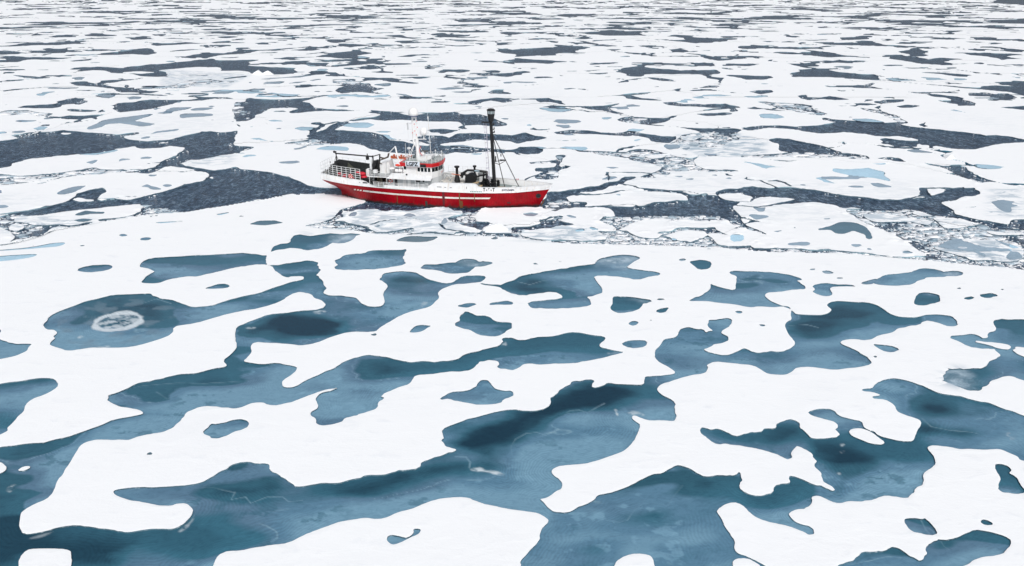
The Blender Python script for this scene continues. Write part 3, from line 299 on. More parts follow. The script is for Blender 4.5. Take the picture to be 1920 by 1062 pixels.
# shallow ponds: (colour, outlines) l = grey-blue, c = pale cyan, g = slate, m = teal
SHALLOW = [('l',x) for x in [
 T('M1','620,215 680,180 740,165 800,140 880,125 960,120 1120,100 1060,125 1000,150 1100,165 1190,165 1150,185 1060,190 1000,175 900,165 820,172 760,200 680,215'), T('M1','1330,125 1370,100 1440,92 1500,88 1610,92 1615,110 1520,115 1460,120 1360,132'),
 T('M1','1250,65 1300,50 1440,45 1360,65 1270,78'), T('M1','1435,65 1500,50 1600,50 1540,65 1450,70'), T('M1','1110,250 1160,230 1260,215 1340,208 1320,222 1200,235 1120,250'), T('M1','1060,275 1110,260 1120,270 1080,280'),
 T('M1','100,230 140,220 195,222 170,238 120,240'), T('M1','1045,425 1100,415 1150,420 1130,432 1060,435'), T('M1','870,460 910,430 980,435 920,445 880,462'), T('M1','630,460 700,440 755,432 740,455 690,475'), T('M1','640,515 680,500 740,512 670,525'),
 T('M1','450,690 500,660 560,640 655,632 600,655 540,680 470,695'), T('M1','1055,640 1100,620 1130,625 1150,640 1205,660 1150,662 1110,645'), T('M1','1210,630 1250,620 1300,630 1260,645'), T('M1','-60,785 50,772 95,785 60,802 -60,812'), T('M1','-60,665 20,672 10,690 -60,695'),
 T('M1','1530,35 1600,30 1640,38 1580,44'), T('M1','1525,148 1580,138 1635,137 1600,146'), T('M1','1660,120 1710,115 1690,124'), T('M1','1490,184 1560,182 1520,189'), T('M1','1210,88 1270,87 1240,91'), T('M1','1125,58 1180,48 1220,52 1160,68'), T('M1','1125,555 1180,553 1150,563'), T('M1','230,628 300,612 385,598 370,606 290,622'),
 T('N1','550,585 600,575 650,580 600,598'), T('N1','940,735 1000,720 1080,728 1040,745 960,748'), T('N1','730,720 800,705 840,715 820,740 760,735'), T('N1','1600,700 1660,685 1740,688 1680,705'), T('N1','1800,685 1880,672 1920,670 1860,690'), T('N1','1530,670 1640,662 1660,666 1560,675'), T('N1','1450,720 1540,714 1480,722'), T('N1','1840,620 1880,610 1920,615 1880,630'), T('N1','75,560 180,572 360,585 300,590 160,578'),
 T('N2','20,630 80,615 180,617 180,630 80,633'), T('N2','240,628 300,615 380,612 320,625'), T('N2','-60,595 100,588 400,568 300,580 60,598'), T('N2','385,605 460,598 430,612'), T('N2','0,668 60,665 20,678 -60,676'), T('N2','60,705 110,700 140,704 100,712'), T('N2','330,638 400,635 400,642'), T('N2','620,738 650,725 660,738 640,744'), T('N2','1050,705 1120,710 1280,750 1240,750 1120,722'), T('N2','930,635 990,628 980,642'), T('N2','1340,665 1440,660 1540,662 1420,672'), T('N2','1450,690 1560,685 1690,690 1600,700 1480,698'), T('N2','890,422 940,415 1020,422 960,430'), T('N2','940,340 1060,338 980,348'),
 T('M3','310,290 420,290 530,280 500,295 400,302'), T('M3','390,855 440,850 500,868 480,882 420,875'), T('M3','70,845 140,835 210,845 170,865 100,862'), T('M3','1150,325 1240,325 1250,355 1170,362'), T('M3','1270,355 1330,350 1310,370'), T('M3','670,590 700,572 770,565 795,570 740,590'), T('M3','695,495 770,492 810,500 750,505'), T('M3','1490,555 1530,550 1540,562'), T('M3','1220,565 1280,562 1260,572'), T('M3','1300,585 1360,580 1350,592'), T('M3','1580,580 1640,572 1650,585'), T('M3','1440,395 1540,395 1530,410 1460,408'),
 T('M3','1810,800 1910,800 1870,828'), T('M3','1790,855 1920,860 1925,872 1820,885'), T('M2','150,455 220,450 290,445 320,440 340,460 260,468 180,468'), T('M2','270,355 320,350 360,335 395,340 340,358 290,365'), T('M2','610,38 660,33 680,40'),
 T('M4','1680,760 1760,740 1860,755 1830,770 1920,785 1840,800 1820,840 1760,830 1730,800'), T('M4','1470,795 1580,785 1560,802'), T('M4','1640,830 1700,828 1680,842'), T('M4','400,880 490,870 480,890 420,892'), T('M4','20,975 100,965 125,975 80,988'), T('M4','1050,370 1120,362 1200,375 1270,392 1180,390 1100,385'), T('M4','70,765 130,768 100,772'), T('M4','600,640 650,636 700,640 650,644'), T('M4','1440,-5 1450,-5 1448,0'),
 T('F','940,312 1015,312 985,335 950,325'), T('F','590,305 720,300 700,320 600,322'), T('F','1025,335 1060,335 1080,348 1040,348'), T('F','1230,355 1300,360 1290,372 1250,370'), T('F','500,238 570,234 560,246'), T('F','610,218 650,217 635,226'), T('F','-30,395 20,390 25,405 -20,410'), T('F','780,465 820,460 855,475 810,480'), T('F','708,452 755,450 730,460'), T('F','865,500 910,502 880,508'),
 T('F','1560,305 1600,300 1650,330 1620,335'), T('F','1650,355 1690,365 1715,385 1690,385'), T('F','1815,380 1840,355 1890,358 1910,385 1880,400 1830,400'),
 T('M2','720,850 745,835 745,860 700,868'), T('M2','1105,860 1150,845 1200,860 1150,868'), T('M2','1050,915 1110,905 1120,918'), T('M2','870,945 930,932 920,948'), T('E','560,205 580,165 590,165 575,205'),
 T('D','1340,15 1380,0 1450,0 1400,15'), T('D','-30,90 40,88 70,100 20,112 -30,112'), T('D','-20,10 10,5 18,12 -20,25'),
]] + [('m',x) for x in [
 T('M1','555,855 600,835 660,825 800,828 780,845 680,848 600,860'), T('M1','550,895 620,882 700,890 640,905 580,905'), T('M4','380,965 440,945 480,925 540,905 640,910 740,945 790,990 790,1030 750,1035 720,1000 640,975 560,995 500,990 480,965'), T('D','1400,200 1450,182 1550,178 1605,192 1500,205'), T('E','290,295 340,275 400,265 480,272 560,268 500,295 420,300'),
 T('M4','180,940 215,942 215,955 190,955'), T('M1','1040,530 1130,525 1120,540 1060,540'),
]] + [('c',x) for x in [
 T('M4','480,505 600,512 700,500 760,492 820,515 860,530 850,555 910,595 800,575 680,565 600,555 490,525'), T('M4','320,570 400,568 460,590 520,620 410,610'), T('M4','-100,475 -60,470 60,490 170,492 60,497 0,515 -80,500'), T('M4','-60,100 0,95 80,102 140,120 60,132 -40,122'), T('M4','1560,480 1640,478 1820,495 1720,505 1600,500'), T('M4','1330,65 1400,60 1560,92 1460,88'), T('M4','640,135 740,132 870,158 720,155'), T('M4','1610,415 1670,415 1650,430'), T('M4','740,465 900,465 880,480 760,475'),
 T('M3','215,50 300,58 370,48 440,65 360,80 280,78'), T('M3','360,170 420,148 460,155 420,172'), T('M3','680,125 740,122 700,138'), T('M3','350,355 400,340 560,342 575,360 520,370 400,362'), T('M3','870,225 900,208 1010,212 960,228'), T('M3','890,290 960,280 1000,295 910,305'), T('M3','50,345 180,345 250,355 120,352'), T('M3','1690,450 1780,455 1880,470 1960,490 1960,510 1860,500 1780,470'), T('M3','100,172 150,168 150,185 110,185'), T('M3','460,965 540,958 550,980 480,985'), T('M3','580,945 640,965 600,968'), T('M3','775,700 850,705 800,710'), T('M3','1640,1000 1740,1005 1740,1050 1640,1055'), T('M3','1140,1030 1240,1030 1240,1050 1160,1050'),
 T('M2','430,360 500,345 580,338 680,345 720,360 700,375 600,372 500,368'), T('M2','300,205 340,195 430,200 420,215 350,218'), T('M2','-60,280 40,273 100,292 170,298 120,310 40,300'), T('M2','660,175 740,165 820,160 920,175 840,200 740,200 680,190'), T('M2','70,145 140,138 215,150 130,155'), T('M2','900,255 980,255 1040,280 1130,298 1000,290 940,275'), T('M2','900,228 980,224 1040,228 960,236'), T('M2','1600,395 1700,390 1660,402'),
 T('M1','240,205 300,190 390,190 330,215 270,222'), T('M1','-60,235 20,230 40,238 -20,250'), T('M1','1870,290 1910,280 1960,290 1940,300'), T('M1','150,148 270,148 240,153'), T('M1','610,398 740,390 880,365 860,380 700,402'), T('N1','240,710 300,690 440,685 380,700 360,718 280,728'), T('N2','380,485 480,480 440,498'), T('N2','740,430 780,418 850,425 800,440'), T('N2','500,458 580,452 620,456 560,462'), T('N3','760,425 850,425 820,432'),
 T('D','-60,385 80,372 220,368 180,385 100,400 -60,412'), T('D','-60,350 180,330 300,305 380,300 340,325 200,335 40,348'), T('D','1210,145 1290,130 1300,136 1240,150'), T('D','1365,128 1400,124 1370,132'), T('D','870,190 1060,180 900,195'),
 T('F','125,338 170,336 150,342'), T('N4','620,508 700,505 660,514'), T('N4','1140,580 1280,585 1360,600 1200,602'), T('N4','1360,585 1480,590 1520,600 1400,605'), T('N4','900,590 980,590 1100,605 960,610'), T('N4','1820,575 1920,580 1920,592 1840,588'), T('N4','80,395 160,395 120,402'),
]] + [('f',x) for x in [   # pond arms where wet snow thins out
 T('E','640,418 660,402 690,393 760,398 770,412 820,408 865,418 800,437 735,438 700,430'), T('E','1420,425 1440,395 1500,378 1600,368 1680,383 1680,395 1640,415 1610,447 1560,440 1480,430'), T('E','1640,612 1755,628 1700,648 1680,630'), T('F','1000,530 1060,508 1100,505 1080,538 1020,540'), T('F','1460,468 1540,460 1588,475 1560,492 1470,490'),
 T('F','1450,1075 1500,1010 1580,1005 1640,1050 1600,1110 1500,1100'), T('E','60,250 100,255 60,290 0,310','D','1860,300 1850,262 1920,255'),
]]
CRACKS = [(T('M2','-300,370 -60,352 120,330 240,315 340,300'),.35),(T('M1','290,245 310,220 340,205 480,200 560,160 600,140'),.35),(T('M4','440,352 520,345 600,312 740,318'),.3),(T('M3','840,152 940,165 1080,180 1220,190'),.45),(T('M4','650,40 700,10 760,-10'),.4),(T('M2','860,925 960,905 1060,885 1200,862'),.2),(T('M2','1380,930 1420,960 1500,975 1560,985'),.25),(T('M3','400,880 340,850 230,830'),.3),(T('M2','1180,880 1300,905 1400,935'),.2),
 (T('N4','850,600 1100,625 1440,655'),.8),(T('N4','900,520 1200,540'),.6),(T('N3','1300,400 1440,415'),.8),(T('N1','-100,525 350,525'),.5),(T('N2','300,765 420,735 560,712'),.6),(T('N4','1000,485 1300,488 1700,490'),.6),(T('N1','60,545 180,575 360,585'),.5),(T('M1','1790,220 1810,195 1740,150'),.3),(T('M4','0,600 60,595 120,610 170,635'),.3)]
# the floes one can tell apart: label and points that lie on each
FLOES = [
 ('flat white floe between two dark leads at the left, carrying three small grey ponds',['P','100,308 230,296 320,290 40,318']),
 ('broad white floe at left with a dark notch of water in its near shore',['P','60,360 200,345 350,335 20,385 110,365 290,350 -80,370']),
 ('long narrow floe with one teal pond, squeezed against the foreground floe at the left',['P','60,410 120,402 180,393 250,388']),
 ('white floe with a long curved grey-blue pond above the dark lead at the left',['P','180,235 240,225 300,212 360,215 410,212 300,248 420,235']),
 ('floe touching the left edge, its near rim pale cyan above the big dark lead',['P','20,235 70,228 110,225 -60,240']),
 ('floe left of the ship beyond a dark wedge of water, dotted with pale ponds',['P','460,245 500,240 550,230 590,222 640,212 540,212']),
 ('large snow-covered floe right behind the stern of the ship',['P','380,305 430,305 500,290 560,300 620,280 660,290 560,330 520,320 700,300']),
 ('floe behind the white aft mast with a blue slush pond on its left end',['P','690,235 760,240 830,235 860,242 720,222']),
 ('smooth wide floe directly above the radome, far side of a grey lead',['P','620,195 700,200 800,198 850,190 660,182 760,185']),
 ('ragged slushy raft lying alongside the middle of the red hull',['P','690,405 740,400 780,400 830,420 720,425 850,395 800,430']),
 ('white slab floating under the bow beside the dark red reflection',['P','930,405 970,408 1000,400']),
 ('large plain white floe just beyond the bow of the ship',['P','1060,290 1100,300 1150,305 1060,335 1200,312 1080,350 1220,305']),
 ('floe seen behind the black foremast and its stays',['P','850,300 900,300 950,312 980,325 890,320']),
 ('broad floe right of the bow with several faint grey puddles',['P','1200,340 1250,335 1300,340 1380,345 1330,355']),
 ('pointed white floe right of the bow, bounded by a dark channel on both sides',['P','1090,378 1120,372 1160,368 1210,372 1270,370']),
 ('very large white floe with a bright sky-blue pond in its middle',['P','1320,308 1400,310 1450,325 1500,335 1600,345 1700,330 1760,340 1660,360 1560,320 1360,300']),
 ('rounded floe in the near pack with an irregular teal pond near its right corner',['P','1400,400 1450,400 1500,395 1560,420 1640,450 1500,430 1420,430 1570,455']),
 ('white floe at the right edge with a blue wall along its near left shore',['P','1830,300 1880,290 1920,310 1890,335 1960,300 1820,320']),
 ('floe at the right edge below the long dark lead, mottled by a grey-blue pond',['P','1800,385 1860,395 1900,365 1880,410 1850,370 1960,380']),
 ('huge smooth floe at the upper right above the widest dark lead',['P','1690,212 1760,220 1820,228 1880,240 1930,230 1860,215']),
 ('pale-rimmed floe just left of the huge smooth one at the upper right',['P','1540,200 1600,212 1650,222 1580,205']),
 ('floe with a pale blue pool, ending in a sharp tip at the right-hand lead',['P','1360,222 1400,228 1460,222 1530,228 1330,215 1420,215']),
 ('oval floe above the middle of the right half, ringed by thin brash',['P','1180,200 1220,205 1260,208']),
 ('long floe right of the crow nest with cyan pools on it',['P','970,215 1060,218 1130,230 1180,238 1240,240 1000,230 940,232']),
 ('floe with a bright blue pond on its near rim, right of the foremast',['P','1000,268 1060,262 1100,272 1160,268 1200,270']),
 ('narrow floe along the near side of the widest dark lead at the right',['P','1480,250 1540,258 1600,260 1640,265 1450,250']),
 ('floe with a slate puddle, wedged between the big lead and the sky-blue-pond floe',['P','1590,285 1650,285 1700,292 1760,302 1620,278']),
 ('broken grey-mottled floe in the middle of the right half',['P','1230,275 1290,282 1340,285 1400,282 1370,275']),
 ('thin floe left of the foremast top, between two grey leads',['P','870,243 900,240 930,242']),
 ('small white floe afloat in the dark channel right of centre',['P','1370,370 1400,372']),
 ('elongated white floe in the brash, just above the foreground floe',['P','1180,430 1230,425 1300,420 1350,420']),
 ('two-lobed slab in the brash right of the bow reflection',['P','1060,405 1090,400 1120,395 1120,425']),
 ('slushy slab with a cyan puddle between bow and foreground floe',['P','1010,440 1050,435 1100,440']),
 ('long snow slab at the far right of the brash field',['P','1760,455 1800,450 1850,460']),
]

SLUSHY = [  # slush floating in the ponds: (outline, strength)
 (T('H','720,512 760,500 840,512 915,530 912,548 840,538 740,526'),1.), (T('H','1532,175 1548,172 1562,205 1548,212'),.9), (T('H','1600,190 1650,182 1730,205 1700,215 1620,208'),.6),
 (T('D','545,885 600,875 625,880 570,892'),.8), (T('D','635,812 650,795 668,795 655,818'),.8), (T('D','435,835 450,825 462,830 445,842'),.7), (T('D','1370,775 1450,768 1440,785 1390,785'),.6), (T('D','1740,690 1820,680 1850,690 1800,702'),.7),
 (T('G','30,620 70,590 100,600 60,640'),.6), (T('G','1000,860 1060,820 1095,745 1100,760 1070,820 1010,868'),.6), (T('G','150,895 250,870 330,845 260,880 180,905'),.4), (T('I','885,370 915,368 905,382 890,382'),.8), (T('I','885,405 915,404 905,420 888,418'),.8), (T('I','870,530 890,525 885,545'),.7), (T('I','780,480 800,478 795,492'),.6), (T('I','525,415 545,412 540,425'),.9),
 (T('I','1800,300 1850,290 1880,340 1840,350'),.3), (T('E','1350,630 1380,625 1375,640'),.8), (T('E','430,650 480,630 490,645 450,665'),.4), (T('E','890,850 930,850 940,880 900,880'),.6), (T('E','1480,920 1560,905 1600,918 1500,930'),.3), (T('F','110,905 180,885 240,875 160,905'),.5), (T('F','130,655 180,650 200,662 150,668'),.0),
]
RING = [(220+50*math.cos(a)-6*math.sin(a), 602+20*math.sin(a)-4*math.cos(a)) for a in np.linspace(0, 2*math.pi, 25)[:-1]], [(221+36*math.cos(a)-4*math.sin(a), 601+12*math.sin(a)-3*math.cos(a)) for a in np.linspace(0, 2*math.pi, 21)[:-1]]
HAIRLINES = [T('G','1130,612 1200,612 1260,628 1320,640 1300,680 1380,665 1410,700 1500,665 1590,665 1620,690 1700,686'), T('H','1410,740 1470,770 1490,795 1560,805 1610,795 1650,735 1700,700 1760,698 1840,712 1870,660 1920,600'),
 T('H','1265,195 1290,180 1340,178 1385,192 1440,160 1480,140'), T('H','960,430 955,380 980,340 1040,308 1100,302 1150,318 1220,285'), T('I','1350,225 1400,270 1500,290 1620,300 1665,310'), T('I','1720,230 1755,255 1760,280 1735,298'),
 T('G','880,75 940,115 1000,90'), T('G','640,75 800,40 1000,25 1150,28 1500,8'), T('E','995,520 1060,535 1130,515 1200,508 1260,520'), T('E','0,1028 60,1040 90,1055'), T('F','600,765 700,760 760,775'), T('F','335,500 380,512 420,505'), T('I','1450,905 1470,940 1500,960'), T('I','1340,790 1370,850 1400,880'), T('H','640,440 700,440 725,470 720,500'), T('D','800,640 880,615 960,640')]
# ---------------- the survey of the ice: outlines taken to the sea plane ----------------
SC, CC = math.sin(PITCH), math.cos(PITCH)
def ground(u, v, z=.2):
    """photograph pixel -> point of the level z, in metres"""
    u = np.asarray(u, float); v = np.asarray(v, float)
    y = -(v - 531) / CF; dz = -SC + y*CC; t = (z - CH) / dz
    return (u - 960) / CF * t, (CC + y*SC) * t
rng = np.random.default_rng(7)
def _h(i, j, s):
    i = i.astype(np.uint32); j = j.astype(np.uint32)
    n = i*np.uint32(374761393) + j*np.uint32(668265263) + np.uint32(s*2246822519 & 0xffffffff)
    n = (n ^ (n >> np.uint32(13))) * np.uint32(1274126177); n = n ^ (n >> np.uint32(16))
    return n.astype(np.float64) / 4294967295.0
def vnoise(x, y, s=0):
    xi = np.floor(x); yi = np.floor(y); fx = x - xi; fy = y - yi; xi = xi.astype(np.int64); yi = yi.astype(np.int64)
    fx = fx*fx*(3-2*fx); fy = fy*fy*(3-2*fy)
    return ((_h(xi,yi,s)*(1-fx) + _h(xi+1,yi,s)*fx)*(1-fy) + (_h(xi,yi+1,s)*(1-fx) + _h(xi+1,yi+1,s)*fx)*fy)*2 - 1
def fbm(x, y, s=0, o=4, g=.5):
    a = 1.; f = 1.; r = 0; n = 0
    for k in range(o):
        r = r + a*vnoise(x*f + 17.3*k, y*f - 9.1*k, s + k); n += a; a *= g; f *= 2.03
    return r / n
def sstep(a, b, x):
    t = np.clip((x-a)/(b-a), 0, 1); return t*t*(3-2*t)
# survey grid: fine near the drone, coarser with distance, wider than the frame on every side
def rows():
    v = -27.; out = []
    while v < 1175:
        out.append(v); v += .7 if v < 60 else 1.0 if v < 200 else 1.3 if v < 470 else 1.75
    return np.array(out)
VR = rows(); UC = np.arange(-330, 2252, 1.85)
NR, NC = len(VR), len(UC)
U, V = np.meshgrid(UC, VR); X, Y = ground(U, V); D = np.sqrt(X*X + Y*Y)
def chaikin(P):
    Q = np.roll(P, -1, 0); e = np.hypot(*(Q-P).T)[:, None]; k = np.minimum(.25, np.where(P[:, 1:] > 440, 7, np.where(P[:, 1:] > 200, 2.2, .5))/np.maximum(e, 1e-6))
    return np.stack([P + (Q-P)*k, Q - (Q-P)*k], 1).reshape(-1, 2)
def sdf(poly, pad=9, closed=True):
    """signed distance in metres (inside > 0) on the part of the grid near the outline"""
    P = np.array(poly)
    if closed: P = chaikin(P)
    i0 = max(0, np.searchsorted(VR, P[:,1].min()-pad)-1); i1 = min(NR, np.searchsorted(VR, P[:,1].max()+pad)+1)
    j0 = max(0, np.searchsorted(UC, P[:,0].min()-pad)-1); j1 = min(NC, np.searchsorted(UC, P[:,0].max()+pad)+1)
    if i1 <= i0 or j1 <= j0: return None
    x = X[i0:i1, j0:j1]; y = Y[i0:i1, j0:j1]; shp = x.shape; x = x.ravel(); y = y.ravel()
    px, py = ground(P[:,0], np.maximum(P[:,1], -30)); n = len(P)
    dm = np.full(x.shape, 1e12); ins = np.zeros(x.shape, bool)
    for k in range(n if closed else n-1):
        ax, ay, bx, by = px[k], py[k], px[(k+1)%n], py[(k+1)%n]; ex, ey = bx-ax, by-ay; L = ex*ex + ey*ey + 1e-12
        t = np.clip(((x-ax)*ex + (y-ay)*ey)/L, 0, 1); d = (x-ax-t*ex)**2 + (y-ay-t*ey)**2
        np.minimum(dm, d, out=dm)
        if closed:
            c = (ay > y) != (by > y)
            if ay != by: ins ^= c & (x < ex*(y-ay)/(by-ay) + ax)
    d = np.sqrt(dm); d = np.where(ins, d, -d)
    return (slice(i0,i1), slice(j0,j1)), d.reshape(shp)
def imprint(phi, poly, idx=None, k=0, pad=9):
    r = sdf(poly, pad)
    if r is None: return
    s, d = r
    if idx is not None: idx[s] = np.where(d > np.maximum(phi[s], -.5), k, idx[s])
    phi[s] = np.maximum(phi[s], d)
BIG = -1000.
# shoreline roughness: octaves that stand between the grain of the grid and the size of the view
rough = np.zeros_like(X)
ra = .17*(1 + 1.8*sstep(180, 480, D))
for k, lam in enumerate((.35, .8, 1.8, 4., 9., 20., 45.)):
    wgt = sstep(.0030, .006, lam/D) * (1 - sstep(.035, .07, lam/D))
    rough += ra*lam*wgt*vnoise(X/lam, Y/lam, 40+k)
fray = .35 + .65*sstep(-.1, .35, fbm(X/14, Y/14, 77, 2))        # some shores are smooth, some frayed
fg_s, fg_d = sdf(FG); fgd = np.full_like(X, BIG); fgd[fg_s] = fg_d
isfg = fgd + .4*rough > 0
# --- open water
lead = np.full_like(X, BIG)
for p in LEADS: imprint(lead, p)
brash = np.full_like(X, BIG); bdens = np.zeros_like(X)
for p, dn in BRASH:
    imprint(brash, p); r = sdf(p)
    if r: bdens[r[0]] = np.where(r[1] > -.3, dn, bdens[r[0]])
sea = np.maximum(lead, brash) + .0013*D*(D < 400)
for p, wd in CRACKS:
    r = sdf(p, closed=False)
    if r: sea[r[0]] = np.maximum(sea[r[0]], wd*.75 + r[1]*1.0 + .25*rough[r[0]]*0)
# ship's own basin
SHIP_A = ground(632, 367, 0); SHIP_B = ground(1010, 388, 0)
ux, uy = SHIP_B[0]-SHIP_A[0], SHIP_B[1]-SHIP_A[1]; SL = math.hypot(ux, uy); ux /= SL; uy /= SL
lx = (X-SHIP_A[0])*ux + (Y-SHIP_A[1])*uy; ly = -(X-SHIP_A[0])*uy + (Y-SHIP_A[1])*ux
kk = CH/34.; hb = np.interp(lx/SL, [-.02, 0, .05, .1, .2, .3, .5, .6, .7, .78, .86, .92, .96, 1, 1.02], np.array([0, .12, .5, 1.5, 3.0, 3.7, 3.85, 3.75, 3.2, 2.5, 1.45, .75, .35, .1, 0])*kk)
mg = np.where(ly < 0, np.interp(lx/SL, [0, .19, .25, .32, .42, .52, .60, .64, .72, .78, .95, 1.1], [.05, .05, 3.0, 6.0, 4.8, 1.4, .4, 3.0, 3.0, .6, 1.0, 1.8]), np.interp(lx/SL, [0, .3, 1], [.6, .5, 1.2]))
basin = np.minimum(hb + mg - np.abs(ly), np.minimum(lx + .5, SL + 1.2 - lx))
sea = np.maximum(sea, np.where(np.abs(ly) < 12, basin, BIG))
raft = np.full_like(X, BIG)
for p in RAFTS: imprint(raft, p)
# --- who owns which ice: hand-placed floes near by, a random tiling of floes far out
wx = X + 5*fbm(X/22, Y/22, 3, 4) + rough*1.2; wy = Y + 5*fbm(X/22, Y/22, 13, 4) + rough*1.2
owner = np.full(X.shape, -1, np.int32); d1 = np.full(X.shape, 1e9); d2 = np.full(X.shape, 1e9)
YH = ground(960, 188)[1]
near = (Y < YH*1.03)
sx, sy, so = [], [], []
for k, (lab, seg) in enumerate(FLOES):
    for (a, b) in T(*seg):
        gx, gy = ground(a, b); sx.append(float(gx)); sy.append(float(gy)); so.append(k)
qx, qy = wx[near], wy[near]; D1 = np.full(qx.shape, 1e9); D2 = D1.copy(); O = np.full(qx.shape, -1, np.int32)
for k in range(len(FLOES)):
    m_ = np.full(qx.shape, 1e9)
    for a, b, c in zip(sx, sy, so):
        if c == k: np.minimum(m_, np.hypot((qx-a)*.8, qy-b), out=m_)
    nw = m_ < D1; D2 = np.where(nw, D1, np.minimum(D2, m_)); O[nw] = k; D1 = np.where(nw, m_, D1)
owner[near] = O; d1[near] = D1; d2[near] = D2
far = ~near; S = 62.; ax_ = wx[far]/1.25; ay_ = wy[far]
ci = np.floor(ax_/S).astype(np.int64); cj = np.floor(ay_/S).astype(np.int64)
D1 = np.full(ax_.shape, 1e9); D2 = D1.copy(); O = np.zeros(ax_.shape, np.int32)
for di in (-1,0,1):
    for dj in (-1,0,1):
        for sub in (0, 1):
            I, J = ci+di, cj+dj
            ex = (_h(I,J,11+sub)*.98)*S + I*S; ey = (_h(I,J,21+sub)*.98)*S + J*S
            dd = np.hypot(ax_-ex, ay_-ey) - 16*_h(I,J,31+sub)
            lab = (1000 + ((I & 4095)*8192 + (J & 4095)*2 + sub)).astype(np.int32)
            nw = dd < D1; D2 = np.where(nw, D1, np.minimum(D2, dd)); O = np.where(nw, lab, O); D1 = np.where(nw, dd, D1)
owner[far] = O; d1[far] = D1; d2[far] = D2
gap = (d2 - d1)*.5
gw = np.where(near, .22, np.clip(-.05 + 2.6*fbm(X/70, Y/70, 91, 3), 0, 3.)*(1 - .6*sstep(900, 2000, D)) * sstep(180, 420, D) )
fj = gw - gap                                                 # > 0 in the joints between floes
fj = np.where(near & (np.abs(fgd) > 0) & isfg, BIG, fj)
sea = np.maximum(sea, fj)
# joint between the foreground floe and the pack
sea = np.where(Y > 60, np.maximum(sea, .28 - np.abs(fgd)), sea)
# small leads nobody traced, towards the horizon
pz = fbm(X/62, Y/50, 201, 4, .55); pol = (pz - .36 - .08*sstep(1000, 2200, D))*60
sea = np.where(D > 860, np.maximum(sea, pol), sea)
pz2 = fbm(X/26, Y/12, 231, 5, .62); sea = np.where(D > 300, np.maximum(sea, (pz2 - .45 + .08*sstep(500, 800, D) - .16*sstep(900, 2000, D))*22), sea)
sea = np.where(isfg, np.where(fgd < .28, sea, BIG), sea)
sea = sea + rough*fray*np.where(sea > -50, 1, 0)*.8
raft = raft + rough*fray*.7
ice = np.maximum(-sea, raft); ice = np.where(basin > .1, -1., ice)
# --- melt ponds
pond = np.full_like(X, BIG); pidx = np.zeros(X.shape, np.int32)
for k, p in enumerate(PONDS): imprint(pond, p, pidx, 1)
isle = np.full_like(X, BIG)
for p in ISLES: imprint(isle, p, pad=90)
deep = np.zeros_like(X)
for t_, s_, a_ in DEEP:
    r = sdf(T(t_, s_), 90)
    if r: deep[r[0]] = np.maximum(deep[r[0]], a_*sstep(-1.6, 1.6, r[1] + 1.1*fbm(X[r[0]]/3.5, Y[r[0]]/2.5, 5, 4)))
pond = np.minimum(pond, -isle) + rough*(.25 + fray**2)*1.05
pond = np.where(fgd > .2, pond, BIG)
shal = np.full_like(X, BIG)
KINDS = {'l': 2, 'c': 3, 'g': 4, 'm': 5, 'f': 6}
for kd, p in SHALLOW: imprint(shal, p, pidx, KINDS[kd])
shal = shal + rough*.6*np.where(isfg, .5, 1.)
# puddles nobody traced on the far floes
pf = fbm(X/20, Y/15, 301, 4, .55); fp = np.where(~isfg & (D > 150), (pf - .50 - .06*(D < 300))*14, BIG)
pidx = np.where((fp > shal) & (fp > -.5), np.where(vnoise(X/60, Y/60, 8) > .05, 3, 2), pidx); shal = np.maximum(shal, fp)
pf2 = fbm(X/4.5, Y/3.2, 331, 4, .55); f2 = np.where(isfg & (pond < -.8) & (fbm(X/30,Y/30,5,2) > .12), (pf2 - .66)*4, BIG)
pidx = np.where((f2 > shal) & (f2 > -.3), 4, pidx); shal = np.maximum(shal, f2)
pond = np.maximum(pond, shal)
F_snow = np.minimum(ice, -pond); F_pond = np.minimum(ice, pond + .04)
# --- height of the snow
hum = np.clip(fbm(X/2.2, Y/1.6, 55, 4), 0, 1); rafty = sstep(5, 0, np.abs(ice)) * (~isfg) * sstep(400, 100, D)
ztop = .20 + .035*fbm(X/6, Y/6, 60, 3) + .60*hum**1.5*rafty + .10*np.clip(fbm(X/1.4, Y/1.4, 61, 3), 0, 1)*sstep(1.2, 0, np.minimum(ice, -pond))*(~isfg)
lip = np.minimum(F_snow, .35)/.35; lip = np.clip(lip, 0, 1); ztop = ztop - np.where(isfg, .02, .05)*(1-lip)**2
slush = np.zeros_like(X)
for seg, a_ in ((('M2','640,800 1500,790 1600,850 1500,940 1700,1010 1200,1010 900,985 560,960 380,935'),.6), (('M3','-60,940 480,930 700,990 740,1050 300,1060 -60,1040'),.7), (('M3','1230,240 1700,240 1920,300 1900,420 1440,420 1200,330'),.8),
                (('M4','560,800 1250,850 1560,940 900,960 640,860'),.6), (('F','1400,300 1950,280 1950,430 1450,400'),.8), (('M4','1640,660 1920,640 1960,880 1640,860'),.6), (('F','1380,1080 1560,990 1640,1060 1560,1130'),1.),
                (('M2','330,960 760,980 720,1060 200,1060'),.25), (('M1','0,840 700,880 700,930 0,1000'),.6), (('N1','1200,520 1900,560 1700,660 1200,640'),.6), (('M1','1340,400 1780,400 1740,470 1380,500'),.5)):
    r = sdf(T(*seg), 30)
    if r: slush[r[0]] = np.maximum(slush[r[0]], a_*sstep(-1.5, 2.5, r[1]))
slush = np.maximum(slush, .16*(~isfg)*sstep(.0, .35, fbm(X/40, Y/40, 71, 3))*sstep(420, 220, D))
# --- colour of the water standing in the ponds
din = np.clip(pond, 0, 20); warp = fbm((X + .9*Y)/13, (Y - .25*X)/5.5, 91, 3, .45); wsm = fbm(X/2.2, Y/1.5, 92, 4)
ahead = np.zeros_like(X); behind = np.zeros_like(X)
